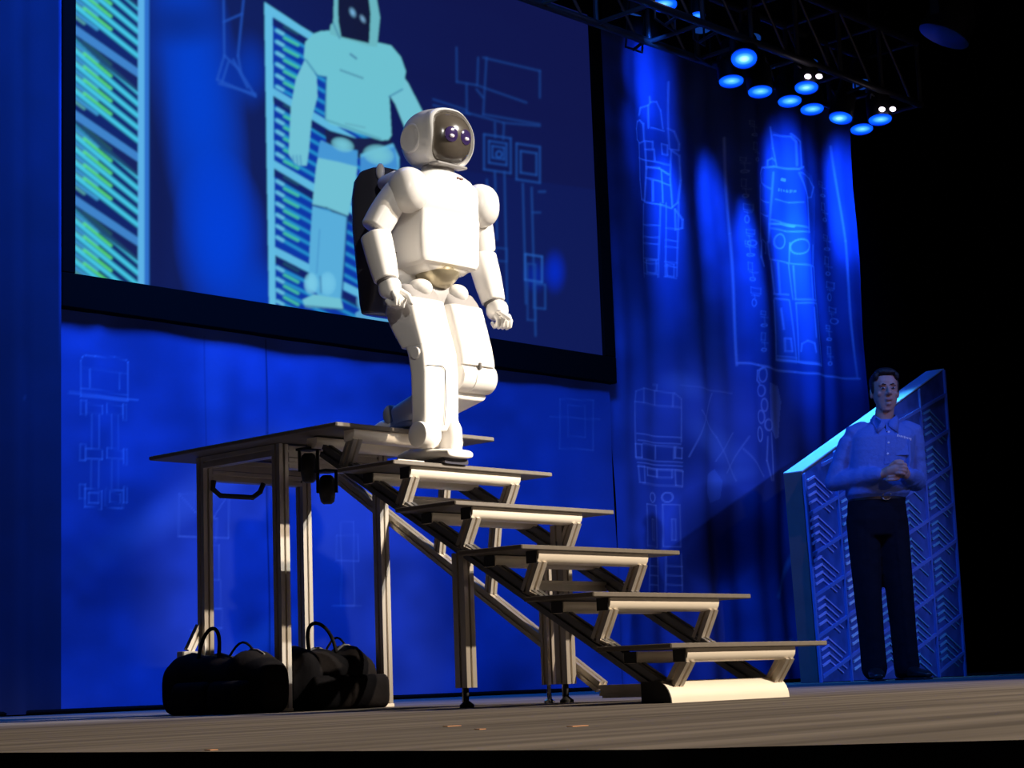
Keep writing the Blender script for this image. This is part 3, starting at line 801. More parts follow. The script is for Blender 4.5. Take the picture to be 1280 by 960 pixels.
# ------------------------------------------------------------------ truss and lamps
TY0, TY1 = 2.0, 2.42
TZ0, TZ1 = 3.93, 4.38
TX0, TX1 = 2.2, 7.15
tru = thing('lighting_truss', 'grey box truss hanging above the right backdrop, lamps under it', 'truss', (5.0, 2.2, TZ0))
for y in (TY0, TY1):
    for z in (TZ0, TZ1):
        part('chord_tube', MB().tube([(TX0, y, z), (TX1, y, z)], 0.024, 10), M['truss'], tru, 40)
nodes = [2.25 + 0.49 * k for k in range(11)]
for i, x in enumerate(nodes):
    for y in (TY0, TY1):
        part('upright_tube', MB().tube([(x, y, TZ0), (x, y, TZ1)], 0.016, 8), M['truss'], tru, 40)
        if i < len(nodes) - 1:
            part('diagonal_tube', MB().tube([(x + 0.03, y, TZ1), (nodes[i + 1] - 0.12, y, TZ0)], 0.010, 8), M['truss'], tru, 40)
    for z in (TZ0, TZ1):
        part('cross_tube', MB().tube([(x, TY0, z), (x, TY1, z)], 0.014, 8), M['truss'], tru, 40)
for x in (2.6, 6.9):
    part('hanging_chain', MB().tube([(x, 2.21, TZ1), (x, 2.21, 8.0)], 0.008, 6), M['truss'], tru)


def par_can(px, py, Y, tilt_y, tilt_x, label, lit=1, size=0.082, aimz=None, watts=0, deg=24):
    c = onY(px, py, Y)
    ax = np.array([tilt_x, tilt_y, -1.0]); ax /= np.linalg.norm(ax)      # beam direction
    t = thing('stage_lamp', label, 'stage lamp', tuple(c), 'lamps under the lighting truss')
    b = -ax
    size *= 1.0
    part('lamp_body', MB().lathe(c, b, [(0.004, size * 0.86), (-0.01, size * 0.93), (-0.012, size), (0.0, size), (0.16, size * 0.98), (0.20, size * 0.62), (0.28, size * 0.55), (0.29, size * 0.3)]), M['can'], t, 40)
    part('lens', MB().lathe(c, b, [(-0.022, size * 0.05), (-0.020, size * 0.5), (-0.013, size * 0.90), (-0.004, size * 0.90), (-0.002, size * 0.05)]), M['lens'] if lit else M['lensoff'], t, 40)
    if lit == 2:
        if True:
            for k in (-1, 1):
                part('glint_blob', MB().ellipsoid(c + np.array([-0.075, -0.085, 0.028]) + np.array([0.69, -0.72, -0.02]) * (0.036 * k + 0.02), (0.026, 0.020, 0.016), 10, 8), M['flare'], t, 60)  # glowing blobs modelled for the white glints by the lens
    s_ = np.cross(b, (0, 1, 0)); s_ /= np.linalg.norm(s_)
    top = np.array([c[0], c[1], TZ0])
    yk = MB()
    for k in (-1, 1):
        yk.tube([c + b * 0.12 + s_ * size * 1.12 * k, np.array([c[0], c[1], TZ0 - 0.04]) + s_ * size * 1.12 * k], 0.007, 6)
    yk.tube([np.array([c[0], c[1], TZ0 - 0.04]) - s_ * size * 1.12, np.array([c[0], c[1], TZ0 - 0.04]) + s_ * size * 1.12], 0.007, 6)
    cy_ = TY0 if abs(c[1] - TY0) < abs(c[1] - TY1) else TY1
    yk.tube([np.array([c[0], c[1], TZ0 - 0.04]), np.array([c[0], cy_, TZ0 - 0.012])], 0.010, 8)
    part('yoke', yk, M['can'], t)
    if watts:
        l = bpy.data.lights.new('lamp_beam', 'SPOT'); l.energy = watts; l.color = BLUE; l.spot_size = math.radians(deg); l.spot_blend = 1.0; l.shadow_soft_size = 0.05
        o = bpy.data.objects.new('lamp_beam', l); COL.objects.link(o); o.parent = t
        tg = onY(*aimz, YW); o.location = Vector((0.0, 0.06, -0.10)); o.rotation_euler = Vector(tg - c - np.array((0, 0.06, -0.10))).to_track_quat('-Z', 'Y').to_euler(); o.scale = (0.34, 1.0, 1.0)
    return t


LAMPS = [
    (830, 4, 2.10, -0.14, -0.21000000000000002, 'lit lamp cut by the top edge, leftmost on the truss', 2, 0.085, (812, 170), 110, 56),
    (872, 18, 2.15, -0.16, -0.18, 'small blue lamp second from the left, close under the truss chord', 1, 0.05, None, 0, 0),
    (877, 33, 2.35, -0.16, -0.18, 'dim unlit lamp just below the second lamp from left', 0, 0.07, None, 0, 0),
    (930, 72, 2.05, -0.35, -0.5, 'large lamp tilted towards the hall, showing most of its blue lens', 1, 0.088, None, 0, 0),
    (914, 100, 2.25, -0.16, -0.18, 'lowest lamp at the left end of the bright cluster', 1, 0.085, (838, 260), 150, 60),
    (950, 113, 2.25, -0.16, -0.18, 'lit lamp right of the lowest left lamp, warm glint above it', 1, 0.085, (893, 260), 120, 60),
    (1008, 108, 2.05, -0.14, -0.28500000000000003, 'lamp with two white glints in the middle of the cluster', 2, 0.082, None, 0, 0),
    (987, 125, 2.30, -0.16, -0.18, 'lit lamp just left below the middle lamp with two glints', 1, 0.085, (985, 240), 330, 62),
    (1015, 135, 2.30, -0.16, -0.18, 'lit lamp just right below the middle lamp with two glints', 1, 0.085, (1000, 340), 420, 56),
    (1051, 146, 2.20, 0.0, -0.35, 'tilted lamp third from the right end of the truss', 1, 0.085, (940, 340), 150, 60),
    (1077, 160, 2.30, -0.16, -0.18, 'lowest lamp near the right end of the truss', 1, 0.085, (1056, 250), 240, 60),
    (1100, 148, 2.05, -0.16, -0.18, 'rightmost lamp, two white glints above its lens', 2, 0.085, (1066, 350), 130, 56),
    (938, 47, 2.42, -0.16, -0.18, 'dark unlit lamp above the large tilted lamp', 0, 0.075, None, 0, 0),
    (1010, 78, 2.42, -0.16, -0.18, 'dark unlit lamp above the middle lamp with glints', 0, 0.07, None, 0, 0),
    (1077, 104, 2.42, -0.16, -0.18, 'dark unlit lamp above the right end of the cluster', 0, 0.075, None, 0, 0),
]
for a in LAMPS:
    par_can(*a)
# big pool of light at the left top of the right backdrop, from a lamp masked by the truss
par_can(790, 14, 2.5, 0.5, 0.0, 'lamp close to the curtain top, throwing the bright pool below it', 0, 0.07, (805, 90), 130, 50)
# a dark moving lamp hanging from the ceiling at the far right
dl = onY(1190, 22, 1.0)
ml = thing('hanging_lamp', 'black unlit moving lamp hanging in the dark at the top right', 'stage lamp', tuple(dl))
part('lamp_body', MB().lathe(dl, (0.3, -0.4, 1), [(-0.14, 0.13), (-0.13, 0.16), (0.0, 0.15), (0.12, 0.11), (0.2, 0.05)]), M['can'], ml, 40)
part('yoke', MB().box(dl[0] - 0.2, dl[0] + 0.2, dl[1] - 0.03, dl[1] + 0.03, dl[2] + 0.2, dl[2] + 0.24).box(dl[0] - 0.2, dl[0] - 0.17, dl[1] - 0.03, dl[1] + 0.03, dl[2] - 0.02, dl[2] + 0.22).box(dl[0] + 0.17, dl[0] + 0.2, dl[1] - 0.03, dl[1] + 0.03, dl[2] - 0.02, dl[2] + 0.22), M['can'], ml)
part('hanging_pole', MB().tube([(dl[0], dl[1], dl[2] + 0.22), (dl[0], dl[1], 8.0)], 0.02, 8), M['can'], ml)
# ------------------------------------------------------------------ platform table and staircase
H, RISE, RUN, TW, YB = 0.906, 0.15, 0.263, 0.719, 1.017
FX_L, FX_R = 0.095, 0.585            # outer faces of the supporting frame
BX0, BX1 = 0.088, 0.580


def beam_mb(x0, x1, yf, ztop, h=0.036, dep=0.05):
    """nosing beam: flat on top, front rolled inwards at the bottom"""
    pr = [(yf, ztop), (yf - 0.0005, ztop - h * 0.25), (yf + 0.002, ztop - h * 0.6), (yf + 0.009, ztop - h * 0.88), (yf + 0.018, ztop - h),
          (yf + dep, ztop - h), (yf + dep, ztop)]
    return MB().prism(pr, 0, x0, x1)


def strut_mb(xc, y, z, dy=0.080, dz=0.130, foot=True):
    """leaning support from the nosing beam back to the step below, with a short foot"""
    m = MB()
    top = np.array([xc, y + 0.034, z - 0.040]); bot = np.array([xc, y + dy, z - dz])
    m.slot(top, bot, 0.038, 0.034, (0, -1, -0.6))
    if foot: m.slot(bot + np.array([0, 0.008, 0.006]), bot + np.array([0, -0.042, -0.014]), 0.038, 0.012, (0, 0, 1))
    return m


tab = thing('platform_table', 'aluminium platform with charcoal top at the head of the stairs, robot stepping off it', 'platform', (0.34, 0.6, 0))
part('tabletop', MB().box(0, TW, 0.0, YB, H - 0.014, H, 0.004), M['tread'], tab)
for x in (FX_L + 0.02, FX_R - 0.02):
    for y in (0.425, 0.845):
        lg = part('leg', MB().slot((x, y, 0.012), (x, y, H - 0.016), 0.04, 0.04, (0, 1, 0)), M['alu'], tab)
        part('foot_pad', MB().box(x - 0.024, x + 0.024, y - 0.024, y + 0.024, 0.0, 0.012, 0.003), M['beam'], lg)
for x in (FX_L + 0.02, FX_R - 0.02):
    part('side_rail', MB().slot((x, 0.445, H - 0.036), (x, 0.825, H - 0.036), 0.04, 0.04), M['alu'], tab)
for y in (0.425, 0.845):
    part('cross_rail', MB().slot((FX_L + 0.042, y, H - 0.040), (FX_R - 0.042, y, H - 0.040), 0.04, 0.04), M['alu'], tab)
    part('cross_rail', MB().slot((FX_L + 0.042, y, H - 0.080), (FX_R - 0.042, y, H - 0.080), 0.04, 0.036), M['alu'], tab)
part('nosing_beam', beam_mb(BX0, BX1, 0.016, H - 0.015), M['beam'], tab, 50)
part('rear_beam', beam_mb(BX0, BX1 - 0.02, 0.20, H - 0.02, 0.034), M['beam'], tab, 50)
for x in (BX0 + 0.0195, BX1 - 0.0195):
    part('strut', strut_mb(x, 0.0, H), M['alu'], tab)
hA = onY(267, 586, 0.82); hB = onY(329, 590, 0.82); hz = H - 0.098
part('handle', MB().tube([(hA[0], 0.82, hz), (hA[0] - 0.004, 0.82, hz - 0.03), (hA[0] + 0.028, 0.82, hz - 0.052), (hB[0] - 0.05, 0.82, hz - 0.052), (hB[0] - 0.015, 0.82, hz - 0.03), (hB[0], 0.82, hz)], 0.0095, 10, round_ends=False), M['rubber'], tab, 50, 'black grab handle')
for (px, py, X, r) in ((386, 585, 0.10, 0.05), (409, 612, 0.10, 0.048)):
    c = onX(px, py, X)
    cs = part('caster', MB().lathe(c - np.array([0.69, -0.72, 0]) * 0.024, (0.69, -0.72, 0), [(0, r * 0.55), (0.003, r * 0.85), (0.012, r), (0.036, r), (0.045, r * 0.85), (0.048, r * 0.55)]), M['rubber'], tab, 40, 'black caster')
    f_ = MB()
    for k in (-1, 1):
        q_ = c + np.array([0.69, -0.72, 0]) * 0.030 * k
        f_.slot(q_ + np.array([0, 0, -0.01]), q_ + np.array([0, 0, r + 0.012]), 0.006, 0.024, (0.72, 0.69, 0))
    f_.box(c[0] - 0.03, c[0] + 0.03, c[1] - 0.03, c[1] + 0.03, c[2] + r + 0.008, c[2] + r + 0.016)
    part('fork', f_, M['rubber'], cs)
bk = onX(236, 815, 0.05)
part('stabiliser', MB().box(0.012, 0.095, bk[1] - 0.02, bk[1] + 0.02, 0.115, 0.215, 0.004).slot((0.05, bk[1], 0.215), (0.10, bk[1], 0.30), 0.02, 0.03), M['alu'], tab)

stair = thing('staircase', 'aluminium staircase of five charcoal treads leading down from the platform', 'stairs', (0.34, -0.6, 0))
zs = lambda y: 0.699 + 0.580 * (y + 0.056)       # centre line of the stringers
for x in (FX_L + 0.021, FX_R - 0.024):
    part('stringer', MB().slot((x, -1.20, zs(-1.20)), (x, 0.19, zs(0.19)), 0.038, 0.042), M['darkalu'], stair)
xr = 0.611
part('lower_chord', MB().slot((xr, -0.535, 0.045), (xr, 0.70, 0.835), 0.038, 0.036), M['alu'], stair)
part('base_rail', MB().slot((xr, -0.54, 0.034), (xr, -1.17, 0.034), 0.038, 0.034), M['alu'], stair)
part('base_rail', MB().slot((FX_L + 0.021, -0.98, 0.034), (FX_L + 0.021, -1.19, 0.034), 0.03, 0.034), M['alu'], stair)
for y in (-0.30, -0.06, 0.18):
    zc = 0.045 + (y + 0.535) * 0.6397
    part('web_strut', MB().slot((xr, y, zc + 0.015), (xr, y - 0.045, zs(y - 0.045) - 0.02), 0.03, 0.03, (0, 1, 0)), M['alu'], stair)
for y in (-0.10, -0.62):
    part('cross_rail', MB().slot((FX_L + 0.045, y, zs(y) - 0.02), (FX_R - 0.046, y, zs(y) - 0.02), 0.03, 0.03), M['alu'], stair)
ly = -0.43
for x in (FX_L + 0.022, FX_R - 0.024):
    zt = zs(ly) - 0.022
    lg = part('leg', MB().slot((x, ly, 0.058), (x, ly, zt + (0.10 if x > 0.3 else 0)), 0.042, 0.05, (0, 1, 0)), M['alu'], stair)
    part('foot', MB().lathe((x, ly, 0.0), (0, 0, 1), [(0.0, 0.022), (0.008, 0.022), (0.016, 0.012), (0.02, 0.007), (0.06, 0.007)], 16), M['rubber'], lg, 40)
    part('foot_screw', MB().lathe((x - 0.004, ly + 0.01, 0.015), (0, 0, 1), [(0.0, 0.004), (0.05, 0.004)], 8), M['chrome'], lg, 40)
lg = part('leg', MB().slot((FX_R - 0.024, ly + 0.075, 0.058), (FX_R - 0.024, ly + 0.075, zs(ly + 0.075) - 0.02), 0.034, 0.03, (0, 1, 0)), M['alu'], stair)
part('foot', MB().lathe((FX_R - 0.024, ly + 0.075, 0.0), (0, 0, 1), [(0.0, 0.018), (0.008, 0.018), (0.014, 0.008), (0.06, 0.006)], 16), M['chrome'], lg, 40)
# step 1 is built, the others are copies of it
y1, z1 = -RUN, H - RISE
st = part('tread', MB().box(0, TW, y1, y1 + 0.265, z1 - 0.013, z1, 0.003), M['tread'], stair)
part('nosing_beam', beam_mb(BX0, BX1, y1 + 0.016, z1 - 0.014), M['beam'], st, 50)
part('rear_beam', beam_mb(BX0, BX1 - 0.02, y1 + 0.19, z1 - 0.016, 0.032), M['beam'], st, 50)
part('black_end', MB().box(BX0 - 0.004, BX0, y1 + 0.022, y1 + 0.064, z1 - 0.049, z1 - 0.0145), M['rubber'], st, None, 'black left end')  # thin black sheet over the left end of the beam
part('black_end', MB().box(BX0 - 0.004, BX0, y1 + 0.194, y1 + 0.236, z1 - 0.047, z1 - 0.0165), M['rubber'], st, None, 'black left end')
for x in (BX0 + 0.0195, BX1 - 0.0195):
    part('strut', strut_mb(x, y1, z1), M['alu'], st)
for i in range(2, 6):
    cp = copy_part(st, stair, (0, -RUN * (i - 1), -RISE * (i - 1)))
    if i == 5:                                   # the lowest step stands on the kick bumper
        for ch in [c_ for c_ in cp.children if c_.name.startswith('strut')]: bpy.data.objects.remove(ch)
        sh5 = np.array((0, -RUN * 4, -RISE * 4))
        for x in (BX0 + 0.0195, BX1 - 0.0195):
            part('strut', strut_mb(x, y1, z1, 0.084, 0.108, False), M['alu'], cp)
bx = [(-1.262, 0.0)] + [(-1.262 + 0.050 * (1 - math.cos(t)), 0.058 * math.sin(t)) for t in np.linspace(0, math.pi / 2, 9)] + [(-1.19, 0.058), (-1.16, 0.058), (-1.16, 0.0)]
part('kick_bumper', MB().prism(bx, 0, 0.058, 0.590), M['beam'], stair, 50, 'cream rounded bumper at the foot of the stairs')
part('black_end', MB().prism(bx, 0, 0.054, 0.058), M['rubber'], stair, None, 'black left end')
tp = onX(660, 586, 0.62)
part('tape_marker', MB().box(0.585, 0.695, -0.20, -0.14, z1 + 0.0, z1 + 0.006, 0.002), M['tape'], stair, None, 'white tape marker')
part('tape_marker', MB().box(0.02, 0.13, -0.262, -0.22, z1 + 0.0, z1 + 0.003), M['tape'], stair, None, 'white tape marker')

# ------------------------------------------------------------------ duffel bags under the platform
def duffel(name, label, p0, p1, r, hh, group):
    p0 = np.array(p0, float); p1 = np.array(p1, float); d = p1 - p0; L = np.linalg.norm(d); d /= L
    u = np.array([-d[1], d[0], 0]); up = np.array([0, 0, 1.0]); mid = (p0 + p1) / 2
    t = thing(name, label, 'bag', (mid[0], mid[1], 0), group)
    m = MB(); secs = []
    for k in range(15):
        s_ = k / 14
        sag = 1 + 0.06 * math.sin(7 * s_ + 1) + 0.05 * math.sin(17 * s_)
        e_ = 0.82 + 0.18 * min(1, 3.5 * min(s_, 1 - s_) + 0.2)
        h = hh * sag * e_
        secs.append((p0 + d * L * s_ + up * h, u, up, r * (1 + 0.07 * math.sin(11 * s_)) * e_, h, 3.0))
    m.loft(secs, 24, 0.025)
    body = part('bag_body', m, M['bag'], t, 60)
    part('zip', MB().tube([p0 + d * L * s_ + up * (hh * 2 * (1 + 0.06 * math.sin(7 * s_ + 1) + 0.05 * math.sin(17 * s_)) * (0.82 + 0.18 * min(1, 3.5 * min(s_, 1 - s_) + 0.2)) + 0.001) for s_ in np.linspace(0.08, 0.92, 14)], 0.005, 6), M['seam'], body)
    for s_, lean in ((0.42, -0.6),):
        b = p0 + d * L * s_ + up * hh * 1.86
        part('carry_handle', MB().tube([b + d * (-0.05 * math.cos(w_) + 0.012 * lean * math.sin(w_)) + up * 0.10 * math.sin(w_) ** 0.8 - u * r * (0.45 - 0.3 * math.sin(w_)) for w_ in np.linspace(0, math.pi, 15)], 0.0065, 8), M['bag'], t, 60)
    part('shoulder_strap', MB().tube([p0 + d * L * (0.55 + 0.3 * w_) + up * (hh * 1.9 + 0.045 * math.sin(w_ * math.pi)) for w_ in np.linspace(0, 1, 9)], 0.004, 6), M['bag'], t, 60)
    for s_ in (0.22, 0.62):
        c = p0 + d * L * s_
        part('side_pocket', MB().loft([(c - u * (r * 0.96) + up * hh * 0.55 + d * q, u, up, 0.035, hh * 0.55, 3.0) for q in (0.0, 0.06, 0.13)], 16, 0.02), M['bag'], t, 60)
    return t


def floor_pt(px, X): return onX(px, 888, X)
a = floor_pt(246, 0.0); b = floor_pt(334, -0.02)
duffel('duffel_bag', 'black duffel bag left of the front leg of the platform', (-0.03, a[1] + 0.05, 0), (0.0, b[1] + 0.0, 0), 0.085, 0.098, 'duffel bags under the platform')
duffel('duffel_bag', 'black duffel bag between the front legs of the platform', (0.24, 0.58, 0), (0.52, 0.50, 0), 0.13, 0.105, 'duffel bags under the platform')

# ------------------------------------------------------------------ humanoid robot
Xc = 0.34
UX, UY, UZ = (1, 0, 0), (0, 1, 0), (0, 0, 1)
rob = thing('humanoid_robot', 'white humanoid robot with dark visor stepping down from the platform', 'robot', (0.27, -0.17, z1))


def Lf(secs, n=32, cap=0.0): return MB().loft(secs, n, cap)


# torso: boxy chest shell
tz = lambda z, x0, x1, yf, yb, e: ((0.5 * (x0 + x1), 0.5 * (yf + yb), z), UX, UY, (x1 - x0) / 2, (yb - yf) / 2, e)
torso = part('torso', Lf([
    tz(1.422, 0.222, 0.458, -0.188, -0.045, 7), tz(1.428, 0.210, 0.470, -0.200, -0.040, 8), tz(1.442, 0.204, 0.476, -0.205, -0.035, 9),
    tz(1.52, 0.202, 0.478, -0.208, -0.030, 9), tz(1.585, 0.203, 0.477, -0.215, -0.028, 9), tz(1.594, 0.204, 0.476, -0.2145, -0.028, 8),
    tz(1.602, 0.200, 0.480, -0.219, -0.026, 6), tz(1.65, 0.190, 0.490, -0.226, -0.020, 5), tz(1.69, 0.192, 0.488, -0.226, -0.025, 4),
    tz(1.72, 0.222, 0.458, -0.218, -0.045, 3.4), tz(1.738, 0.252, 0.428, -0.206, -0.075, 2.8), tz(1.75, 0.282, 0.398, -0.192, -0.11, 2.4), tz(1.757, 0.305, 0.375, -0.178, -0.13, 2.2)], 56), M['plastic'], rob, 40)
part('belly_rim', Lf([tz(1.403, 0.265, 0.415, -0.160, -0.07, 5), tz(1.408, 0.245, 0.435, -0.178, -0.055, 6), tz(1.4225, 0.232, 0.452, -0.188, -0.05, 7)], 40), M['plastic'], torso, 40)
lm = MB()
lm.box(0.357, 0.364, -0.2225, -0.216, 1.716, 1.722).box(0.369, 0.383, -0.2225, -0.215, 1.7165, 1.7215)
part('chest_mark', lm, mat('dark_mark', (0.16, 0.05, 0.045), 0.5), torso, None, 'small dark mark on the chest')
sl = MB()
sl.box(0.2005, 0.2025, -0.085, -0.055, 1.468, 1.4705)
part('side_slot', sl, M['seam'], torso)
part('waist', MB().lathe((Xc, -0.130, 1.358), UZ, [(0.0, 0.030), (0.010, 0.045), (0.026, 0.062), (0.040, 0.072), (0.050, 0.074), (0.055, 0.066), (0.058, 0.060), (0.064, 0.060), (0.068, 0.06)], 32), M['joint'], rob, 40)
part('pelvis', Lf([tz(1.28, 0.26, 0.42, -0.14, -0.02, 4), tz(1.33, 0.235, 0.445, -0.15, 0.0, 4), tz(1.365, 0.25, 0.43, -0.14, -0.005, 4)], 32, 0.01), M['shellgrey'], rob, 40)
part('rear_hip_cover', Lf([tz(1.372, 0.225, 0.455, -0.075, 0.025, 4), tz(1.40, 0.212, 0.468, -0.085, 0.03, 4), tz(1.425, 0.218, 0.462, -0.08, 0.03, 4)], 32, 0.012), M['plastic'], rob, 40)
part('neck', MB().lathe((Xc, -0.145, 1.745), (0, -0.05, 1), [(0.0, 0.058), (0.018, 0.056), (0.022, 0.05), (0.05, 0.05)], 32), M['shellgrey'], rob, 40)

# head: helmet with a recessed visor
HC = np.array([0.338, -0.150, 1.858]); HA, HB, HCz = 0.108, 0.120, 0.104
yaw_h = math.radians(-1); pit = math.radians(6)
hf = np.array([math.sin(yaw_h) * math.cos(pit), -math.cos(yaw_h) * math.cos(pit), -math.sin(pit)])
hr = np.array([math.cos(yaw_h), math.sin(yaw_h), 0.0])            # towards image right
hu = np.cross(hr, hf); hu = hu if hu[2] > 0 else -hu


def head_pt(T, phi, k=1.0, extra=0.0):
    d = hf * math.cos(T) + math.sin(T) * (hr * math.cos(phi) + hu * math.sin(phi))
    q = np.array([d @ hr, d @ hf, d @ hu])
    r = ((abs(q[0]) / HA) ** 2.35 + (abs(q[1]) / HB) ** 2.35 + (abs(q[2]) / HCz) ** 2.35) ** (-1 / 2.35)
    q = q * r
    lo = -0.086
    if q[2] < lo: q[2] = lo + (q[2] - lo) * 0.12
    q = q * k; q[1] += extra
    return HC + hr * q[0] + hf * q[1] + hu * q[2]


def Tvis(phi):
    c, s_ = math.cos(phi), math.sin(phi)
    e = 3.2
    w, hh = math.radians(52), math.radians(54 if s_ > 0 else 56)
    return (abs(c / w) ** e + abs(s_ / hh) ** e) ** (-1 / e)


NP = 72
phis = [2 * math.pi * k / NP for k in range(NP)]
hm = MB(); rs = []
rs.append([head_pt(Tvis(p), p, 0.90) for p in phis])
rs.append([head_pt(Tvis(p), p, 0.975, 0.006) for p in phis])
rs.append([head_pt(Tvis(p) + 0.012, p, 0.992, 0.010) for p in phis])
rs.append([head_pt(Tvis(p) + 0.085, p, 1.030, 0.010) for p in phis])
rs.append([head_pt(Tvis(p) + 0.125, p, 1.034, 0.006) for p in phis])
rs.append([head_pt(Tvis(p) + 0.17, p, 1.028, 0.0) for p in phis])
rs.append([head_pt(Tvis(p) + 0.23, p, 1.010, 0.0) for p in phis])
for k in range(1, 22):
    rs.append([head_pt(Tvis(p) + 0.23 + (math.pi - 0.03 - Tvis(p) - 0.23) * k / 21, p) for p in phis])
hm.rings(rs[:1] + rs[1:], caps=False)
hm.add([rs[-1][k] for k in range(NP)], [tuple(range(NP))])
head = part('helmet', hm, M['plastic'], rob, 50)
vm = MB()
vr = [[head_pt(Tvis(p) * f, p, 0.945 + 0.012 * (1 - f)) for p in phis] for f in (1.02, 0.9, 0.75, 0.6, 0.45, 0.3, 0.15, 0.02)]
vm.rings(vr, caps=False); vm.add(vr[-1], [tuple(range(NP))])
vis = part('visor', vm, M['visor'], head, 60)
for az in (-0.33, 0.22):
    T = math.hypot(az, 0.02); ph = math.atan2(0.02, az)
    c = head_pt(T, ph, 0.945)
    n_ = (c - HC); n_ /= np.linalg.norm(n_); n_ = n_ * 0.5 + hf * 0.5; n_ /= np.linalg.norm(n_)
    part('eye', MB().lathe(c - n_ * 0.004, n_, [(0.0, 0.026), (0.005, 0.0255), (0.0065, 0.022), (0.008, 0.016), (0.009, 0.007), (0.0093, 0.001)], 28), M['eye'], head, 60, 'violet camera eye behind the visor')
    part('eye_glint', MB().ellipsoid(c + n_ * 0.004 - hu * 0.006, (0.0105, 0.006, 0.0065), 14, 8), M['eye_highlight'], head, 60, 'painted glint on the eye')  # pale blob standing in for the spot's reflection in the eye
for sgn in (-1, 1):
    c = HC + hr * (HA * 0.965) * sgn - hf * 0.018 - hu * 0.008
    part('ear_cover', MB().lathe(c - hr * 0.006 * sgn, hr * sgn, [(0.0, 0.050), (0.006, 0.050), (0.009, 0.046), (0.0095, 0.044), (0.0085, 0.040), (0.0105, 0.02), (0.011, 0.001)], 32), M['plastic'], head, 30, 'round ear cover')
part('chin_bar', Lf([(HC + hf * 0.058 - hu * 0.091 + hr * t, hf, hu, 0.026, 0.006, 3) for t in (-0.062, -0.03, 0.03, 0.062)], 16, 0.006), M['shellgrey'], head, 50)

# arms
def arm(side, sh, el0, el1, wr, hand, fdir, thumb):
    s_ = -1 if side == 'r' else 1
    sh, el0, el1, wr, hand = [np.array(p, float) for p in (sh, el0, el1, wr, hand)]
    part('shoulder_cap', MB().ellipsoid(sh, (0.062, 0.064, 0.074), 28, 16, e=2.3), M['plastic'], rob, 60)
    part('shoulder_link', MB().tube([sh + np.array([0.03 * -s_, 0.14, 0.058]), sh + np.array([0.01 * -s_, 0.07, 0.045]), sh + np.array([0, 0, 0.01])], [0.026, 0.036, 0.050], 20), M['plastic'], rob, 60)
    a0 = sh + np.array([0.016 * s_, 0.035, 0.002])
    d = el0 - a0
    def limb(p, q, r0, r1, e=2.6, bulge=0.0, sq=1.0, n=7):
        t = q - p; L = np.linalg.norm(t); t /= L
        u = np.cross(t, (0, 1, 0)); u /= np.linalg.norm(u); v = np.cross(t, u)
        return [(p + (q - p) * k / (n - 1), u, v, (r0 + (r1 - r0) * k / (n - 1) + bulge * math.sin(math.pi * k / (n - 1))) * sq, r0 + (r1 - r0) * k / (n - 1) + bulge * math.sin(math.pi * k / (n - 1)), e) for k in range(n)]
    part('upper_arm', Lf(limb(a0, el0, 0.040, 0.045, 2.6, 0.004), 28, 0.012), M['plastic'], rob, 50)
    fa = part('forearm', Lf(limb(el1, wr, 0.0465, 0.038, 2.6, 0.002), 28, 0.007), M['plastic'], rob, 50)
    t = (wr - el1) / np.linalg.norm(wr - el1)
    part('wrist_ring', MB().lathe(wr + t * 0.004, t, [(0.0, 0.032), (0.006, 0.034), (0.012, 0.032)], 24), M['seam'], fa, 40)
    h = part('hand', MB().ellipsoid(hand + np.array([0, 0.006, 0.012]), (0.034, 0.036, 0.036), 22, 14, e=2.5), M['plastic'], rob, 60)
    f = np.array(fdir, float); f /= np.linalg.norm(f)
    for k in range(4):
        w = (k - 1.5) * 0.0165
        ax = np.array(thumb[0], float); ax /= np.linalg.norm(ax)
        b = hand + ax * w
        dn = np.array(thumb[1], float)
        ln = (0.95, 1.05, 1.0, 0.85)[k]
        part('finger', MB().tube([b + dn * 0.012 + f * 0.020, b + dn * 0.030 + f * 0.032 * ln, b + dn * 0.046 + f * 0.024 * ln, b + dn * 0.048 + f * 0.004, b + dn * 0.036 - f * 0.006], [0.0095, 0.0092, 0.0088, 0.0084, 0.0078], 12), M['plastic'], h, 60)
    ax = np.array(thumb[0], float)
    part('thumb', MB().tube([hand + thumb[2] * np.array(1.0), hand + np.array(thumb[3]), hand + np.array(thumb[4])], [0.011, 0.010, 0.0085], 12), M['plastic'], h, 60)


arm('r', (0.172, -0.178, 1.655), (0.092, -0.108, 1.532), (0.090, -0.110, 1.500), (0.092, -0.150, 1.355), (0.098, -0.166, 1.312),
    (0.35, -0.9, 0), ((-0.9, -0.35, 0.0), np.array([0, -0.1, -1.0]), np.array([0.02, -0.02, 0.0]), (0.034, -0.042, -0.018), (0.034, -0.055, -0.042)))
arm('l', (0.503, -0.178, 1.655), (0.556, -0.125, 1.522), (0.558, -0.125, 1.494), (0.556, -0.172, 1.338), (0.556, -0.196, 1.290),
    (-0.2, -0.95, 0), ((0.95, -0.2, 0.0), np.array([0, -0.1, -1.0]), np.array([-0.02, -0.02, 0.0]), (-0.030, -0.042, -0.008), (-0.012, -0.058, -0.026)))

# backpack
bpz = lambda z, y0, y1, x0=0.205, x1=0.475, e=5: ((0.5 * (x0 + x1), 0.5 * (y0 + y1), z), UX, UY, (x1 - x0) / 2, (y1 - y0) / 2, e)
bp = part('backpack', Lf([bpz(1.305, 0.055, 0.115), bpz(1.33, 0.040, 0.125), bpz(1.45, 0.005, 0.145), bpz(1.60, -0.015, 0.165), bpz(1.70, -0.022, 0.165), bpz(1.755, -0.015, 0.150), bpz(1.775, 0.0, 0.12)], 36, 0.012), M['pack'], rob, 50, 'dark glossy backpack')
part('pack_trim', MB().ellipsoid((0.212, -0.004, 1.763), (0.012, 0.018, 0.028), 14, 10), M['plastic'], bp, 60, 'white corner of the backpack')

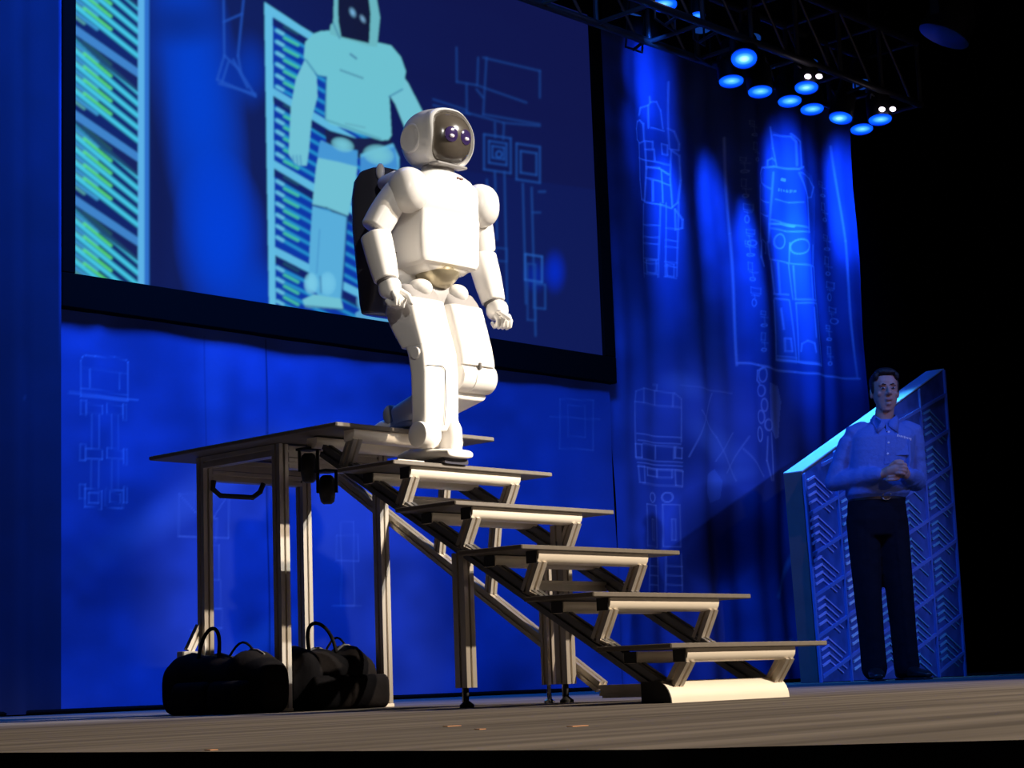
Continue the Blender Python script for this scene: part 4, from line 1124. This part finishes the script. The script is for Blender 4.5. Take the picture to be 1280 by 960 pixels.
# legs
def thigh_secs(x0, x1, rows, e=4.5): return [((0.5 * (x0 + x1), 0.5 * (f + b), z), UX, UY, (x1 - x0) / 2, (b - f) / 2, e) for z, f, b in rows]


R0, R1, L0, L1 = 0.168, 0.327, 0.350, 0.506
tr_ = part('thigh', Lf(thigh_secs(R0, R1, [(1.300, -0.182, -0.055), (1.27, -0.190, -0.045), (1.22, -0.203, -0.066), (1.17, -0.219, -0.100), (1.143, -0.226, -0.118)], 7), 44, 0.004), M['plastic'], rob, 40)
part('thigh_band', Lf(thigh_secs(R0 + 0.003, R1 - 0.003, [(1.301, -0.181, -0.052), (1.325, -0.168, -0.045), (1.345, -0.150, -0.045)]), 44, 0.012), M['shellgrey'], tr_, 40, 'grey band at the top of the thigh')
part('hip_ball', MB().ellipsoid((0.248, -0.140, 1.345), (0.040, 0.045, 0.032), 22, 14), M['plastic'], tr_, 60)
part('knee_disc', MB().lathe((R0 - 0.004, -0.196, 1.115), (1, 0, 0), [(0.0, 0.018), (0.003, 0.021), (0.012, 0.022)], 28), M['plastic'], tr_, 40)
part('knee_joint', MB().lathe((R0 + 0.006, -0.190, 1.115), (1, 0, 0), [(0.0, 0.03), (0.006, 0.038), (0.145, 0.038), (0.152, 0.03)], 28), M['plastic'], tr_, 40)
sh = part('shin', Lf(thigh_secs(R0 + 0.001, R1 - 0.001, [(1.139, -0.228, -0.140), (1.11, -0.234, -0.150), (1.05, -0.238, -0.160), (0.95, -0.234, -0.160), (0.885, -0.230, -0.160), (0.872, -0.226, -0.164)], 6), 44, 0.004), M['plastic'], rob, 40)
sm = MB()
fx = R0 + 0.088
sm.tube([(R0 + 0.012, -0.2365, 1.072), (fx - 0.012, -0.2395, 1.074), (fx, -0.2395, 1.062), (fx, -0.2385, 0.96), (fx - 0.006, -0.234, 0.885)], 0.0012, 6)
part('panel_seam', sm, M['seam'], sh)
part('ankle_cover', MB().lathe((R0 - 0.012, -0.202, 0.852), (1, 0, 0), [(0.0, 0.034), (0.004, 0.041), (0.012, 0.043), (0.066, 0.042), (0.078, 0.034), (0.083, 0.02)], 32), M['plastic'], rob, 40)
part('ankle_cover', MB().loft([((0.302, -0.208, 0.905), UX, UY, 0.022, 0.026, 2.6), ((0.300, -0.212, 0.88), UX, UY, 0.030, 0.034, 2.6), ((0.300, -0.212, 0.85), UX, UY, 0.031, 0.036, 2.6), ((0.300, -0.205, 0.81), UX, UY, 0.032, 0.04, 2.6)], 28, 0.008), M['plastic'], rob, 50)
ftR = part('foot', Lf([((0.262, y, z1 + 0.018 + h / 2), UX, UZ, w, h / 2, 3.2) for y, w, h in ((-0.055, 0.052, 0.040), (-0.09, 0.064, 0.046), (-0.15, 0.070, 0.044), (-0.21, 0.070, 0.036), (-0.26, 0.066, 0.032), (-0.285, 0.058, 0.028))], 32, 0.008), M['plastic'], rob, 50)
part('sole', Lf([((0.262, y, z1 + 0.0095), UX, UZ, w, 0.0095, 6) for y, w in ((-0.06, 0.046), (-0.10, 0.060), (-0.21, 0.064), (-0.272, 0.052))], 28), M['pack'], ftR, 50, 'dark sole')
part('heel_cap', MB().lathe((R0 + 0.028, -0.128, 0.790), (1, 0, 0), [(0.0, 0.022), (0.004, 0.027), (0.03, 0.027), (0.034, 0.02)], 24), M['plastic'], ftR, 40)

tl_ = part('thigh', Lf(thigh_secs(L0, L1, [(1.300, -0.183, -0.05), (1.27, -0.192, -0.07), (1.22, -0.206, -0.09), (1.16, -0.222, -0.115), (1.115, -0.230, -0.125), (1.098, -0.230, -0.135)], 6), 44, 0.004), M['plastic'], rob, 40)
part('thigh_band', Lf(thigh_secs(L0 + 0.003, L1 - 0.003, [(1.301, -0.182, -0.05), (1.325, -0.166, -0.045), (1.345, -0.148, -0.045)]), 44, 0.012), M['shellgrey'], tl_, 40, 'grey band at the top of the thigh')
part('hip_ball', MB().ellipsoid((0.418, -0.134, 1.348), (0.040, 0.045, 0.034), 22, 14), M['plastic'], tl_, 60)
kn = part('knee_cover', MB().lathe((L0, -0.178, 1.062), (1, 0, 0), [(0.0, 0.042), (0.005, 0.050), (0.05, 0.053), (0.052, 0.0505), (0.058, 0.0505), (0.060, 0.053), (0.156, 0.051), (0.163, 0.042)], 40), M['plastic'], rob, 30)
part('knee_notch', MB().box(0.418, 0.428, -0.236, -0.224, 1.082, 1.104, 0.002), M['seam'], kn)
sd0, sd1 = np.array([0.428, -0.176, 1.035]), np.array([0.424, 0.125, 0.965])
tt = (sd1 - sd0) / np.linalg.norm(sd1 - sd0); vv = np.cross(UX, tt)
part('shin', Lf([(sd0 + (sd1 - sd0) * k, UX, vv, 0.080 - 0.006 * k, 0.046 - 0.010 * k + 0.006 * math.sin(3 * k), 4.5) for k in (0.05, 0.1, 0.3, 0.6, 0.85, 0.97)], 36, 0.01), M['plastic'], rob, 40)
part('ankle_cover', MB().lathe((0.352, 0.140, 0.975), (1, 0, 0), [(0.0, 0.026), (0.005, 0.032), (0.135, 0.032), (0.14, 0.026)], 28), M['shellgrey'], rob, 40)
ftL = part('foot', Lf([((0.424, y, H + 0.016 + h / 2), UX, UZ, w, h / 2, 3.2) for y, w, h in ((0.235, 0.052, 0.036), (0.20, 0.062, 0.044), (0.14, 0.068, 0.046), (0.08, 0.068, 0.036), (0.03, 0.064, 0.026), (0.01, 0.054, 0.02))], 32, 0.008), M['plastic'], rob, 50)
part('sole', Lf([((0.424, y, H + 0.009), UX, UZ, w, 0.009, 6) for y, w in ((0.23, 0.046), (0.19, 0.058), (0.08, 0.062), (0.02, 0.052))], 28), M['pack'], ftL, 50, 'dark sole')

# ------------------------------------------------------------------ tapered rack tower
RY = 2.06
rBL, rTL, rTR, rBR = onY(1025, 851, RY), onY(1003, 590, RY), onY(1180, 462, RY), onY(1207, 843, RY)
sh_x = 0.0
rack = thing('rack_tower', 'tall slant-topped rack prop with blue shelves behind the standing man', 'rack', (0.5 * (rBL[0] + rBR[0]), RY + 0.1, 0))
poly = [(rBL[0], 0.0), (rBR[0], 0.0), (rTR[0], rTR[2]), (rTL[0], rTL[2])]
RDEP = 0.14
part('tower_body', MB().prism(poly, 1, RY + 0.012, RY + RDEP), M['rackside'], rack)
n2 = np.array([-(rTR[2] - rTL[2]), rTR[0] - rTL[0]]); n2 /= np.linalg.norm(n2)
part('slanted_cap', MB().prism([(rTL[0], rTL[2] + 0.001), (rTR[0], rTR[2] + 0.001), (rTR[0] + n2[0] * 0.008, rTR[2] + n2[1] * 0.008), (rTL[0] + n2[0] * 0.008, rTL[2] + n2[1] * 0.008)], 1, RY, RY + RDEP), M['rackcap'], rack, None, 'pale slanted top')
part('back_panel', MB().prism([(p[0] + (0.01 if i in (0, 3) else -0.01), p[1] + (0.004 if i < 2 else -0.012)) for i, p in enumerate(poly)], 1, RY + 0.004, RY + 0.012), M['rackface'], rack)
def rp(u_, px_y):                                     # u_ 0..1 from left to right edge of the face, height along the edge of the left side
    return None
NC = 5
def edge(u_):
    b = np.array([rBL[0] + (rBR[0] - rBL[0]) * u_, 0.0]); t = np.array([rTL[0] + (rTR[0] - rTL[0]) * u_, rTL[2] + (rTR[2] - rTL[2]) * u_])
    return b, t
for k in range(NC + 1):
    b, t = edge(k / NC)
    w = 0.012 if 0 < k < NC else 0.016
    xk = 0 if k == 0 else (-w if k == NC else -w / 2)
    part('stile', MB().prism([(b[0] + xk, 0.0), (b[0] + xk + w, 0.0), (t[0] + xk + w, t[1] - 0.004), (t[0] + xk, t[1] - 0.012 * (k < NC) - 0.004)], 1, RY - 0.012, RY + 0.004), M['rackbar'], rack)
slope_s = (onY(1054, 615, RY)[2] - onY(1009, 642, RY)[2]) / (onY(1054, 615, RY)[0] - onY(1009, 642, RY)[0])
zL = [onY(1009 + 0, y, RY)[2] for y in (642, 693, 745, 797, 846)]
dz = zL[0] - zL[1]
xl = rBL[0]
def clipx(z0):
    """x range in which the shelf line z0 + slope (x - xl) lies inside the face"""
    xs_ = []
    for i in range(60):
        u_ = i / 59; b, t = edge(u_); 
        for v_ in (0,):
            pass
        # intersection of the shelf line with the upright at u_
        k_ = (t[0] - b[0]) / max(t[1], 1e-6)
        x = (b[0] + k_ * (z0 - slope_s * xl)) / (1 - k_ * slope_s); z = z0 + slope_s * (x - xl)
        if 0.03 < z < t[1] - 0.04: xs_.append((x, z))
    return xs_
bl_mesh = {}
nb = 0
for k in range(-1, 11):
    z0 = zL[0] - dz * k
    xs_ = clipx(z0)
    if len(xs_) > 3:
        (xa, za), (xb, zb) = xs_[0], xs_[-1]
        part('shelf', MB().prism([(xa, za - 0.011), (xb, zb - 0.011), (xb, zb + 0.011), (xa, za + 0.011)], 1, RY - 0.010, RY + 0.004), M['rackbar'], rack)
    for c in range(NC):
        b0, t0 = edge((c + 0.10) / NC); b1, t1 = edge((c + 0.92) / NC)
        for j in range(4):
            zz = z0 - dz * (0.20 + 0.19 * j)
            k_ = (t0[0] - b0[0]) / t0[1]
            x = (b0[0] + k_ * (zz - slope_s * xl)) / (1 - k_ * slope_s); z = zz + slope_s * (x - xl)
            if not (0.05 < z < t0[1] - 0.07): continue
            Wd = (b1[0] - b0[0])
            kind = 'abc'[min(2, (0 if c < 1 else 1 if c < 2 else 2))]
            key = kind + str((j + c) % 2)
            if key not in bl_mesh:
                m = MB(); h = 0.014; q1 = 0.30 * Wd
                m.prism([(0, 0), (q1, slope_s * q1), (q1, slope_s * q1 + h), (0, h)], 1, -0.010, 0.003)
                q2 = (0.95 if key[1] == '0' else 0.8) * Wd
                m.prism([(q1 + 0.004, slope_s * q1 - 0.002), (q2, slope_s * q1 - 0.52 * (q2 - q1)), (q2, slope_s * q1 - 0.52 * (q2 - q1) + h * 0.55), (q1 + 0.004, slope_s * q1 + h * 0.55)], 1, -0.006, 0.003)
                o = link_mesh('blade', m, M['blade_' + kind], rack, (0, 0, 0))
                bl_mesh[key] = o; src = o
            else:
                src = bl_mesh[key]; o = src.copy(); COL.objects.link(o); o.parent = rack
            o.location = Vector((x, RY, z)) - rack.location
            BASE[o.name] = BASE[rack.name]; nb += 1

# ------------------------------------------------------------------ standing man
from mathutils.bvhtree import BVHTree


def remeshed(mb, voxel, smooth_it=3):
    me = bpy.data.meshes.new('tmp'); me.from_pydata(mb.v, [], mb.f)
    import bmesh as _b
    bm = _b.new(); bm.from_mesh(me); _b.ops.recalc_face_normals(bm, faces=bm.faces); bm.to_mesh(me); bm.free()
    o = bpy.data.objects.new('tmp', me); COL.objects.link(o)
    r = o.modifiers.new('r', 'REMESH'); r.mode = 'VOXEL'; r.voxel_size = voxel
    s_ = o.modifiers.new('s', 'SMOOTH'); s_.iterations = smooth_it; s_.factor = 0.5
    bpy.context.view_layer.update()
    ev = o.evaluated_get(bpy.context.evaluated_depsgraph_get())
    em = ev.to_mesh()
    n = len(em.vertices); co = np.empty(n * 3, np.float32); em.vertices.foreach_get('co', co)
    out = MB(); out.v = [tuple(map(float, c)) for c in co.reshape(-1, 3)]
    out.f = [tuple(p.vertices) for p in em.polygons]
    ev.to_mesh_clear(); bpy.data.objects.remove(o); bpy.data.meshes.remove(me)
    return out


fdir = np.array([-0.842, -0.54]) + 0.22 * np.array([0.689, -0.725]); fdir /= np.linalg.norm(fdir)
man = thing('person', 'man in blue button shirt and dark trousers standing with clasped hands', 'person', (0, 0, 0))
BASE[man.name] = (0, 0, 0)
man.location = (5.441, 1.490, 0.0)
man.rotation_euler = (0, 0, math.atan2(fdir[0], -fdir[1]))


def vs(rows, e=2.2, x0=0.0):
    return [((x0, y, z), UX, UY, w, d, e) for z, w, d, y in rows]


b = MB()
b.loft(vs([(1.566, .030, .026, -.058), (1.578, .042, .042, -.044), (1.60, .054, .064, -.024), (1.63, .064, .082, -.008), (1.665, .0705, .092, .0),
           (1.70, .0745, .097, .003), (1.735, .0755, .099, .006), (1.765, .070, .091, .009), (1.788, .052, .066, .011), (1.802, .024, .03, .012)]), 32, 0.006)
b.tube([(0, -.090, 1.702), (0, -.106, 1.680), (0, -.118, 1.660)], [.008, .010, .0125], 12)
for s_ in (-1, 1):
    b.ellipsoid((.013 * s_, -.104, 1.656), (.010, .012, .008), 10, 8)
    b.ellipsoid((.030 * s_, -.084, 1.712), (.026, .016, .008), 12, 8)
    b.ellipsoid((.042 * s_, -.064, 1.662), (.020, .016, .018), 12, 8)
    b.ellipsoid((.0785 * s_, .012, 1.676), (.009, .018, .032), 12, 10)
    b.ellipsoid((.046 * s_, -.012, 1.605), (.012, .03, .018), 12, 8)
b.ellipsoid((0, -.086, 1.600), (.020, .016, .014), 12, 8)
b.ellipsoid((0, -.094, 1.628), (.024, .012, .006), 12, 8)
b.ellipsoid((0, -.092, 1.617), (.020, .011, .006), 12, 8)
b.tube([(0, .014, 1.44), (0, .010, 1.52), (0, .0, 1.60)], [.066, .056, .054], 24)
b.loft(vs([(.92, .155, .095, .0), (1.0, .160, .10, .0), (1.10, .150, .098, .0), (1.25, .160, .105, .0), (1.38, .165, .105, .0), (1.435, .13, .075, .008), (1.48, .08, .055, .012)], 2.6), 32, .02)
SHR, ELR, WRR = (-.180, .012, 1.435), (-.252, .030, 1.165), (-.030, -.195, 1.175)
SHL, ELL, WRL = (.180, .012, 1.435), (.236, .040, 1.150), (.128, -.180, 1.165)
mid3 = lambda p, q, t: tuple(p[i] + (q[i] - p[i]) * t for i in range(3))
for S, E_, W in ((SHR, ELR, WRR), (SHL, ELL, WRL)):
    b.tube([S, mid3(S, E_, .5), E_], [.044, .042, .038], 18); b.tube([E_, mid3(E_, W, .4), W], [.041, .038, .028], 18)
# hands, right over left
b.tube([WRR, (.005, -.222, 1.190), (.040, -.236, 1.198)], [.027, .031, .036], 16, 0.75, (0, 0, 1))
b.tube([WRL, (.108, -.208, 1.176), (.072, -.218, 1.180)], [.027, .031, .034], 16, 0.75, (0, 0, 1))
for k in range(4):
    z = 1.228 - .0185 * k; L = (.92, 1.05, 1.0, .85)[k]
    b.tube([(.046, -.252, z), (.046 + .030 * L, -.266, z - .003), (.046 + .052 * L, -.256, z - .008), (.046 + .060 * L, -.236, z - .011)], [.0098, .0095, .0088, .0078], 10)
    b.tube([(.066, -.232, z - .030), (.034, -.240, z - .036), (.008, -.232, z - .036), (-.002, -.214, z - .034)], [.0095, .009, .0085, .0075], 10)
b.tube([(.012, -.236, 1.222), (.034, -.250, 1.240), (.058, -.252, 1.243), (.078, -.246, 1.238)], [.012, .011, .010, .0085], 10)
b.tube([(.100, -.220, 1.200), (.086, -.236, 1.222), (.068, -.246, 1.230)], [.012, .0105, .009], 10)
HPR, KNR, ANR = (-.085, .0, .93), (-.088, -.012, .50), (-.072, .02, .09)
HPL, KNL, ANL = (.080, .0, .93), (.100, -.005, .50), (.118, .025, .09)
for A_, K_, N_ in ((HPR, KNR, ANR), (HPL, KNL, ANL)):
    b.tube([A_, mid3(A_, K_, .5), K_], [.082, .072, .055], 18); b.tube([K_, mid3(K_, N_, .35), N_], [.055, .052, .036], 18)
    b.tube([(N_[0], N_[1] + .02, .055), (N_[0], N_[1] - .03, .045)], [.03, .025], 12)
body = part('body', remeshed(b, 0.0046, 2), M['skin'], man, 80)

sh_ = MB()
sh_.loft(vs([(1.055, .168, .112, .0), (1.075, .185, .128, -.004), (1.12, .188, .132, -.006), (1.22, .183, .130, -.004), (1.33, .190, .130, -.002), (1.41, .192, .122, .002), (1.455, .170, .098, .008), (1.485, .115, .075, .012), (1.505, .080, .066, .012)], 2.7), 40, .012)
for S, E_, W in ((SHR, ELR, mid3(ELR, WRR, .93)), (SHL, ELL, mid3(ELL, WRL, .93))):
    sx = -1 if S[0] < 0 else 1
    wr = lambda t, a, k: tuple(np.array(mid3(S, E_, t)) + np.array((0, 0, 0)))
    P_ = [tuple(np.array(S) + np.array((-.050 * sx, 0, .022)))] + [mid3(S, E_, t) for t in (0.0, .12, .25, .38, .5, .62, .74, .86, 1.0)]
    sh_.tube(P_, [.056, .060, .0615, .064, .061, .064, .060, .065, .062, .060], 22)
    Q_ = [mid3(E_, W, t) for t in (0.0, .15, .3, .45, .6, .75, .9, 1.0)]
    sh_.tube(Q_, [.060, .057, .060, .053, .056, .049, .048, .043], 22)
    # hanging cloth folds below and above the forearm
    for t in (.25, .55, .8):
        c_ = np.array(mid3(E_, W, t)); sh_.ellipsoid(c_ + np.array((0, .01, -.03)), (.045, .03, .030), 14, 10)
for x, z0, z1_ in ((-.10, 1.10, 1.30), (.02, 1.09, 1.22), (.13, 1.12, 1.38), (-.045, 1.20, 1.38)):
    sh_.tube([(x, -.122, z0), (x + .015, -.126, (z0 + z1_) / 2), (x + .005, -.116, z1_)], [.006, .012, .005], 10)
shirt_mb = remeshed(sh_, 0.007, 3)
shirt = part('shirt', shirt_mb, M['shirt'], man, 80, 'blue long-sleeved button shirt')
bvh = BVHTree.FromPolygons([Vector(v) for v in shirt_mb.v], shirt_mb.f)


def front(x, z, lift=0.001):
    h = bvh.ray_cast(Vector((x, -1, z)), Vector((0, 1, 0)))
    return np.array((x, (h[0].y if h[0] else -.13) - lift, z))


pl = MB()
for k in range(9):
    z0 = 1.24 + k * .028
    pts = [front(x, z, .003) for z in (z0, z0 + .0285) for x in (-.004, .022)]
    pl.add(pts + [p + np.array((0, .004, 0)) for p in pts], [(0, 1, 3, 2), (4, 6, 7, 5), (0, 4, 5, 1), (2, 3, 7, 6), (0, 2, 6, 4), (1, 5, 7, 3)])
part('placket', pl, M['shirt'], shirt, 60)
for z in (1.30, 1.365, 1.43):
    part('button', MB().lathe(front(.010, z, .004), (0, -1, 0), [(0, .0065), (.002, .0065), (.003, .004)], 12), M['button'], shirt, 40, 'pale shirt button')
em = MB(); x = .058
for i, w in enumerate((.012, .005, .010, .007, .009, .008, .007, .009, .008)):
    z = 1.408 - .26 * (x - .058)
    p = front(x + w / 2, z, .0025); h = (.0085, .006, .007, .006)[i % 4]
    em.box(p[0] - w * .42, p[0] + w * .42, p[1], p[1] + .003, p[2] - h, p[2] + h * .6); x += w + .0022
part('embroidery', em, M['button'], shirt, None, 'small white stitched lettering on the chest')
pk = MB()
pts = [front(x_, z_, .0025) for z_ in (1.29, 1.395) for x_ in (.060, .135)]
pk.add(pts + [p + np.array((0, .003, 0)) for p in pts], [(0, 1, 3, 2), (4, 6, 7, 5), (0, 4, 5, 1), (2, 3, 7, 6), (0, 2, 6, 4), (1, 5, 7, 3)])
part('pocket', pk, M['shirt'], shirt)
for s_ in (-1, 1):
    cl_ = MB()
    A1 = front(.010 * s_, 1.470, .010); A2 = front(.060 * s_, 1.425, .010); A3 = np.array((.088 * s_, -.030, 1.502)); A4 = np.array((.076 * s_, .030, 1.525)); A5 = np.array((.0, .090, 1.530)); A6 = np.array((.0, .070, 1.560)); A7 = np.array((.060 * s_, .025, 1.550)); A8 = np.array((.062 * s_, -.034, 1.540)); A9 = np.array((.016 * s_, -.074, 1.500))
    A2[1] -= .006
    cl_.add([A1, A2, A3, A8, A9, A4, A7, A5, A6], [(0, 1, 2, 3, 4), (2, 5, 6, 3), (5, 7, 8, 6)])
    o = part('collar', cl_, M['shirt'], shirt, 60)
    sd = o.modifiers.new('thick', 'SOLIDIFY'); sd.thickness = 0.004
vn = MB(); V_ = [front(-.016, 1.476, .004), front(.016, 1.476, .004), front(.0, 1.425, .004)]
vn.add(V_ + [v_ + np.array((0, .006, 0)) for v_ in V_], [(0, 1, 2), (3, 5, 4), (0, 3, 4, 1), (1, 4, 5, 2), (2, 5, 3, 0)])
part('undershirt', vn, M['trouser'], man, None, 'dark undershirt at the open collar')
tro = MB()
tro.loft(vs([(.84, .150, .105, .0), (.92, .172, .118, .0), (1.00, .170, .116, .0), (1.065, .162, .110, .0)], 2.6), 32, .012)
for A_, K_, N_ in ((HPR, KNR, ANR), (HPL, KNL, ANL)):
    tro.tube([mid3(A_, K_, t) for t in (0, .3, .6, 1.0)], [.098, .094, .088, .080], 24)
    tro.tube([mid3(K_, N_, t) for t in (0, .25, .5, .75, .92, 1.04)], [.080, .077, .074, .073, .074, .075], 24)
    tro.tube([(A_[0], -.105, .95), (K_[0], -.088, .52), (N_[0], -.052, .10)], [.008, .006, .006], 8)
part('trousers', remeshed(tro, 0.010, 2), M['trouser'], man, 80, 'dark navy pleated trousers')
part('belt', MB().loft(vs([(1.040, .1665, .1145, .0), (1.075, .1655, .1135, .0)], 2.6), 40), M['leather'], man, 40)
bcx, bcz = .030, 1.055
bk_ = MB().tube([(bcx + .026 * math.cos(t), -.121, bcz + .021 * math.sin(t)) for t in np.linspace(.5, 2 * math.pi - .5, 18)], .0045, 8)
part('buckle', bk_, M['chrome'], man, 60, 'bright metal belt buckle')
for (N_, dx) in ((ANR, -.02), (ANL, .075)):
    d_ = np.array((dx, -.17, 0)); d_ /= np.linalg.norm(d_); sd_ = np.array((d_[1], -d_[0], 0)) * -1
    c0 = np.array((N_[0], N_[1], 0))
    so = part('shoe', MB().loft([(c0 + d_ * t + np.array((0, 0, .014 + h / 2)), sd_, UZ, w, h / 2, 2.6) for t, w, h in ((-.075, .030, .07), (-.05, .037, .085), (0, .039, .09), (.06, .042, .065), (.12, .047, .048), (.17, .042, .038), (.195, .026, .028))], 24, .01), M['leather'], man, 60, 'black leather shoe')
    part('sole', MB().loft([(c0 + d_ * t + np.array((0, 0, .007)), sd_, UZ, w, .007, 3) for t, w in ((-.08, .03), (-.05, .039), (.06, .043), (.12, .049), (.19, .034))], 20, .004), M['rubber'], so, 60)
hr_ = MB()
hr_.ellipsoid((0, .022, 1.738), (.084, .098, .083), 28, 16)
hr_.ellipsoid((0, -.040, 1.792), (.066, .052, .030), 20, 12)
hr_.ellipsoid((.012, -.066, 1.790), (.045, .030, .020), 20, 12)
for s_ in (-1, 1):
    hr_.ellipsoid((.074 * s_, -.008, 1.715), (.010, .032, .045), 14, 10)
    hr_.ellipsoid((.062 * s_, -.05, 1.768), (.018, .030, .026), 14, 10)
part('hair', remeshed(hr_, 0.006, 2), M['hair'], man, 80, 'short dark hair')
for s_ in (-1, 1):
    part('eye', MB().ellipsoid((.030 * s_, -.0905, 1.692), (.0135, .006, .0062), 14, 8), M['white'], man, 60, 'eye')
    part('iris', MB().ellipsoid((.030 * s_ - .001, -.0962, 1.692), (.0052, .002, .0056), 12, 8), M['hair'], man, 60, 'dark iris')
    part('eyebrow', MB().tube([(.014 * s_, -.101, 1.7115), (.030 * s_, -.101, 1.716), (.046 * s_, -.086, 1.711)], [.0028, .0036, .002], 8), M['hair'], man, 60, 'dark eyebrow')
part('lips', MB().ellipsoid((0, -.1045, 1.6225), (.022, .0035, .0062), 16, 8), M['lip'], man, 60, 'mouth')
wa = np.array(mid3(ELL, WRL, .965)); wd = np.array(WRL) - np.array(ELL); wd /= np.linalg.norm(wd)
wt = part('watch', MB().lathe(wa - wd * .009, wd, [(0, .031), (0, .034), (.018, .0335), (.018, .030)], 24), M['chrome'], man, 40, 'metal wristwatch')

# he leans a little towards his left from the waist up
done = set()
def lean(o_):
    for c_ in o_.children:
        if c_.type == 'MESH' and c_.data.name not in done:
            done.add(c_.data.name)
            n_ = len(c_.data.vertices); co = np.empty(n_ * 3, np.float32); c_.data.vertices.foreach_get('co', co); co = co.reshape(-1, 3)
            co[:, 0] += np.clip(0.16 * (co[:, 2] - 1.02), 0, 0.095)
            c_.data.vertices.foreach_set('co', co.ravel()); c_.data.update()
        lean(c_)
lean(man)
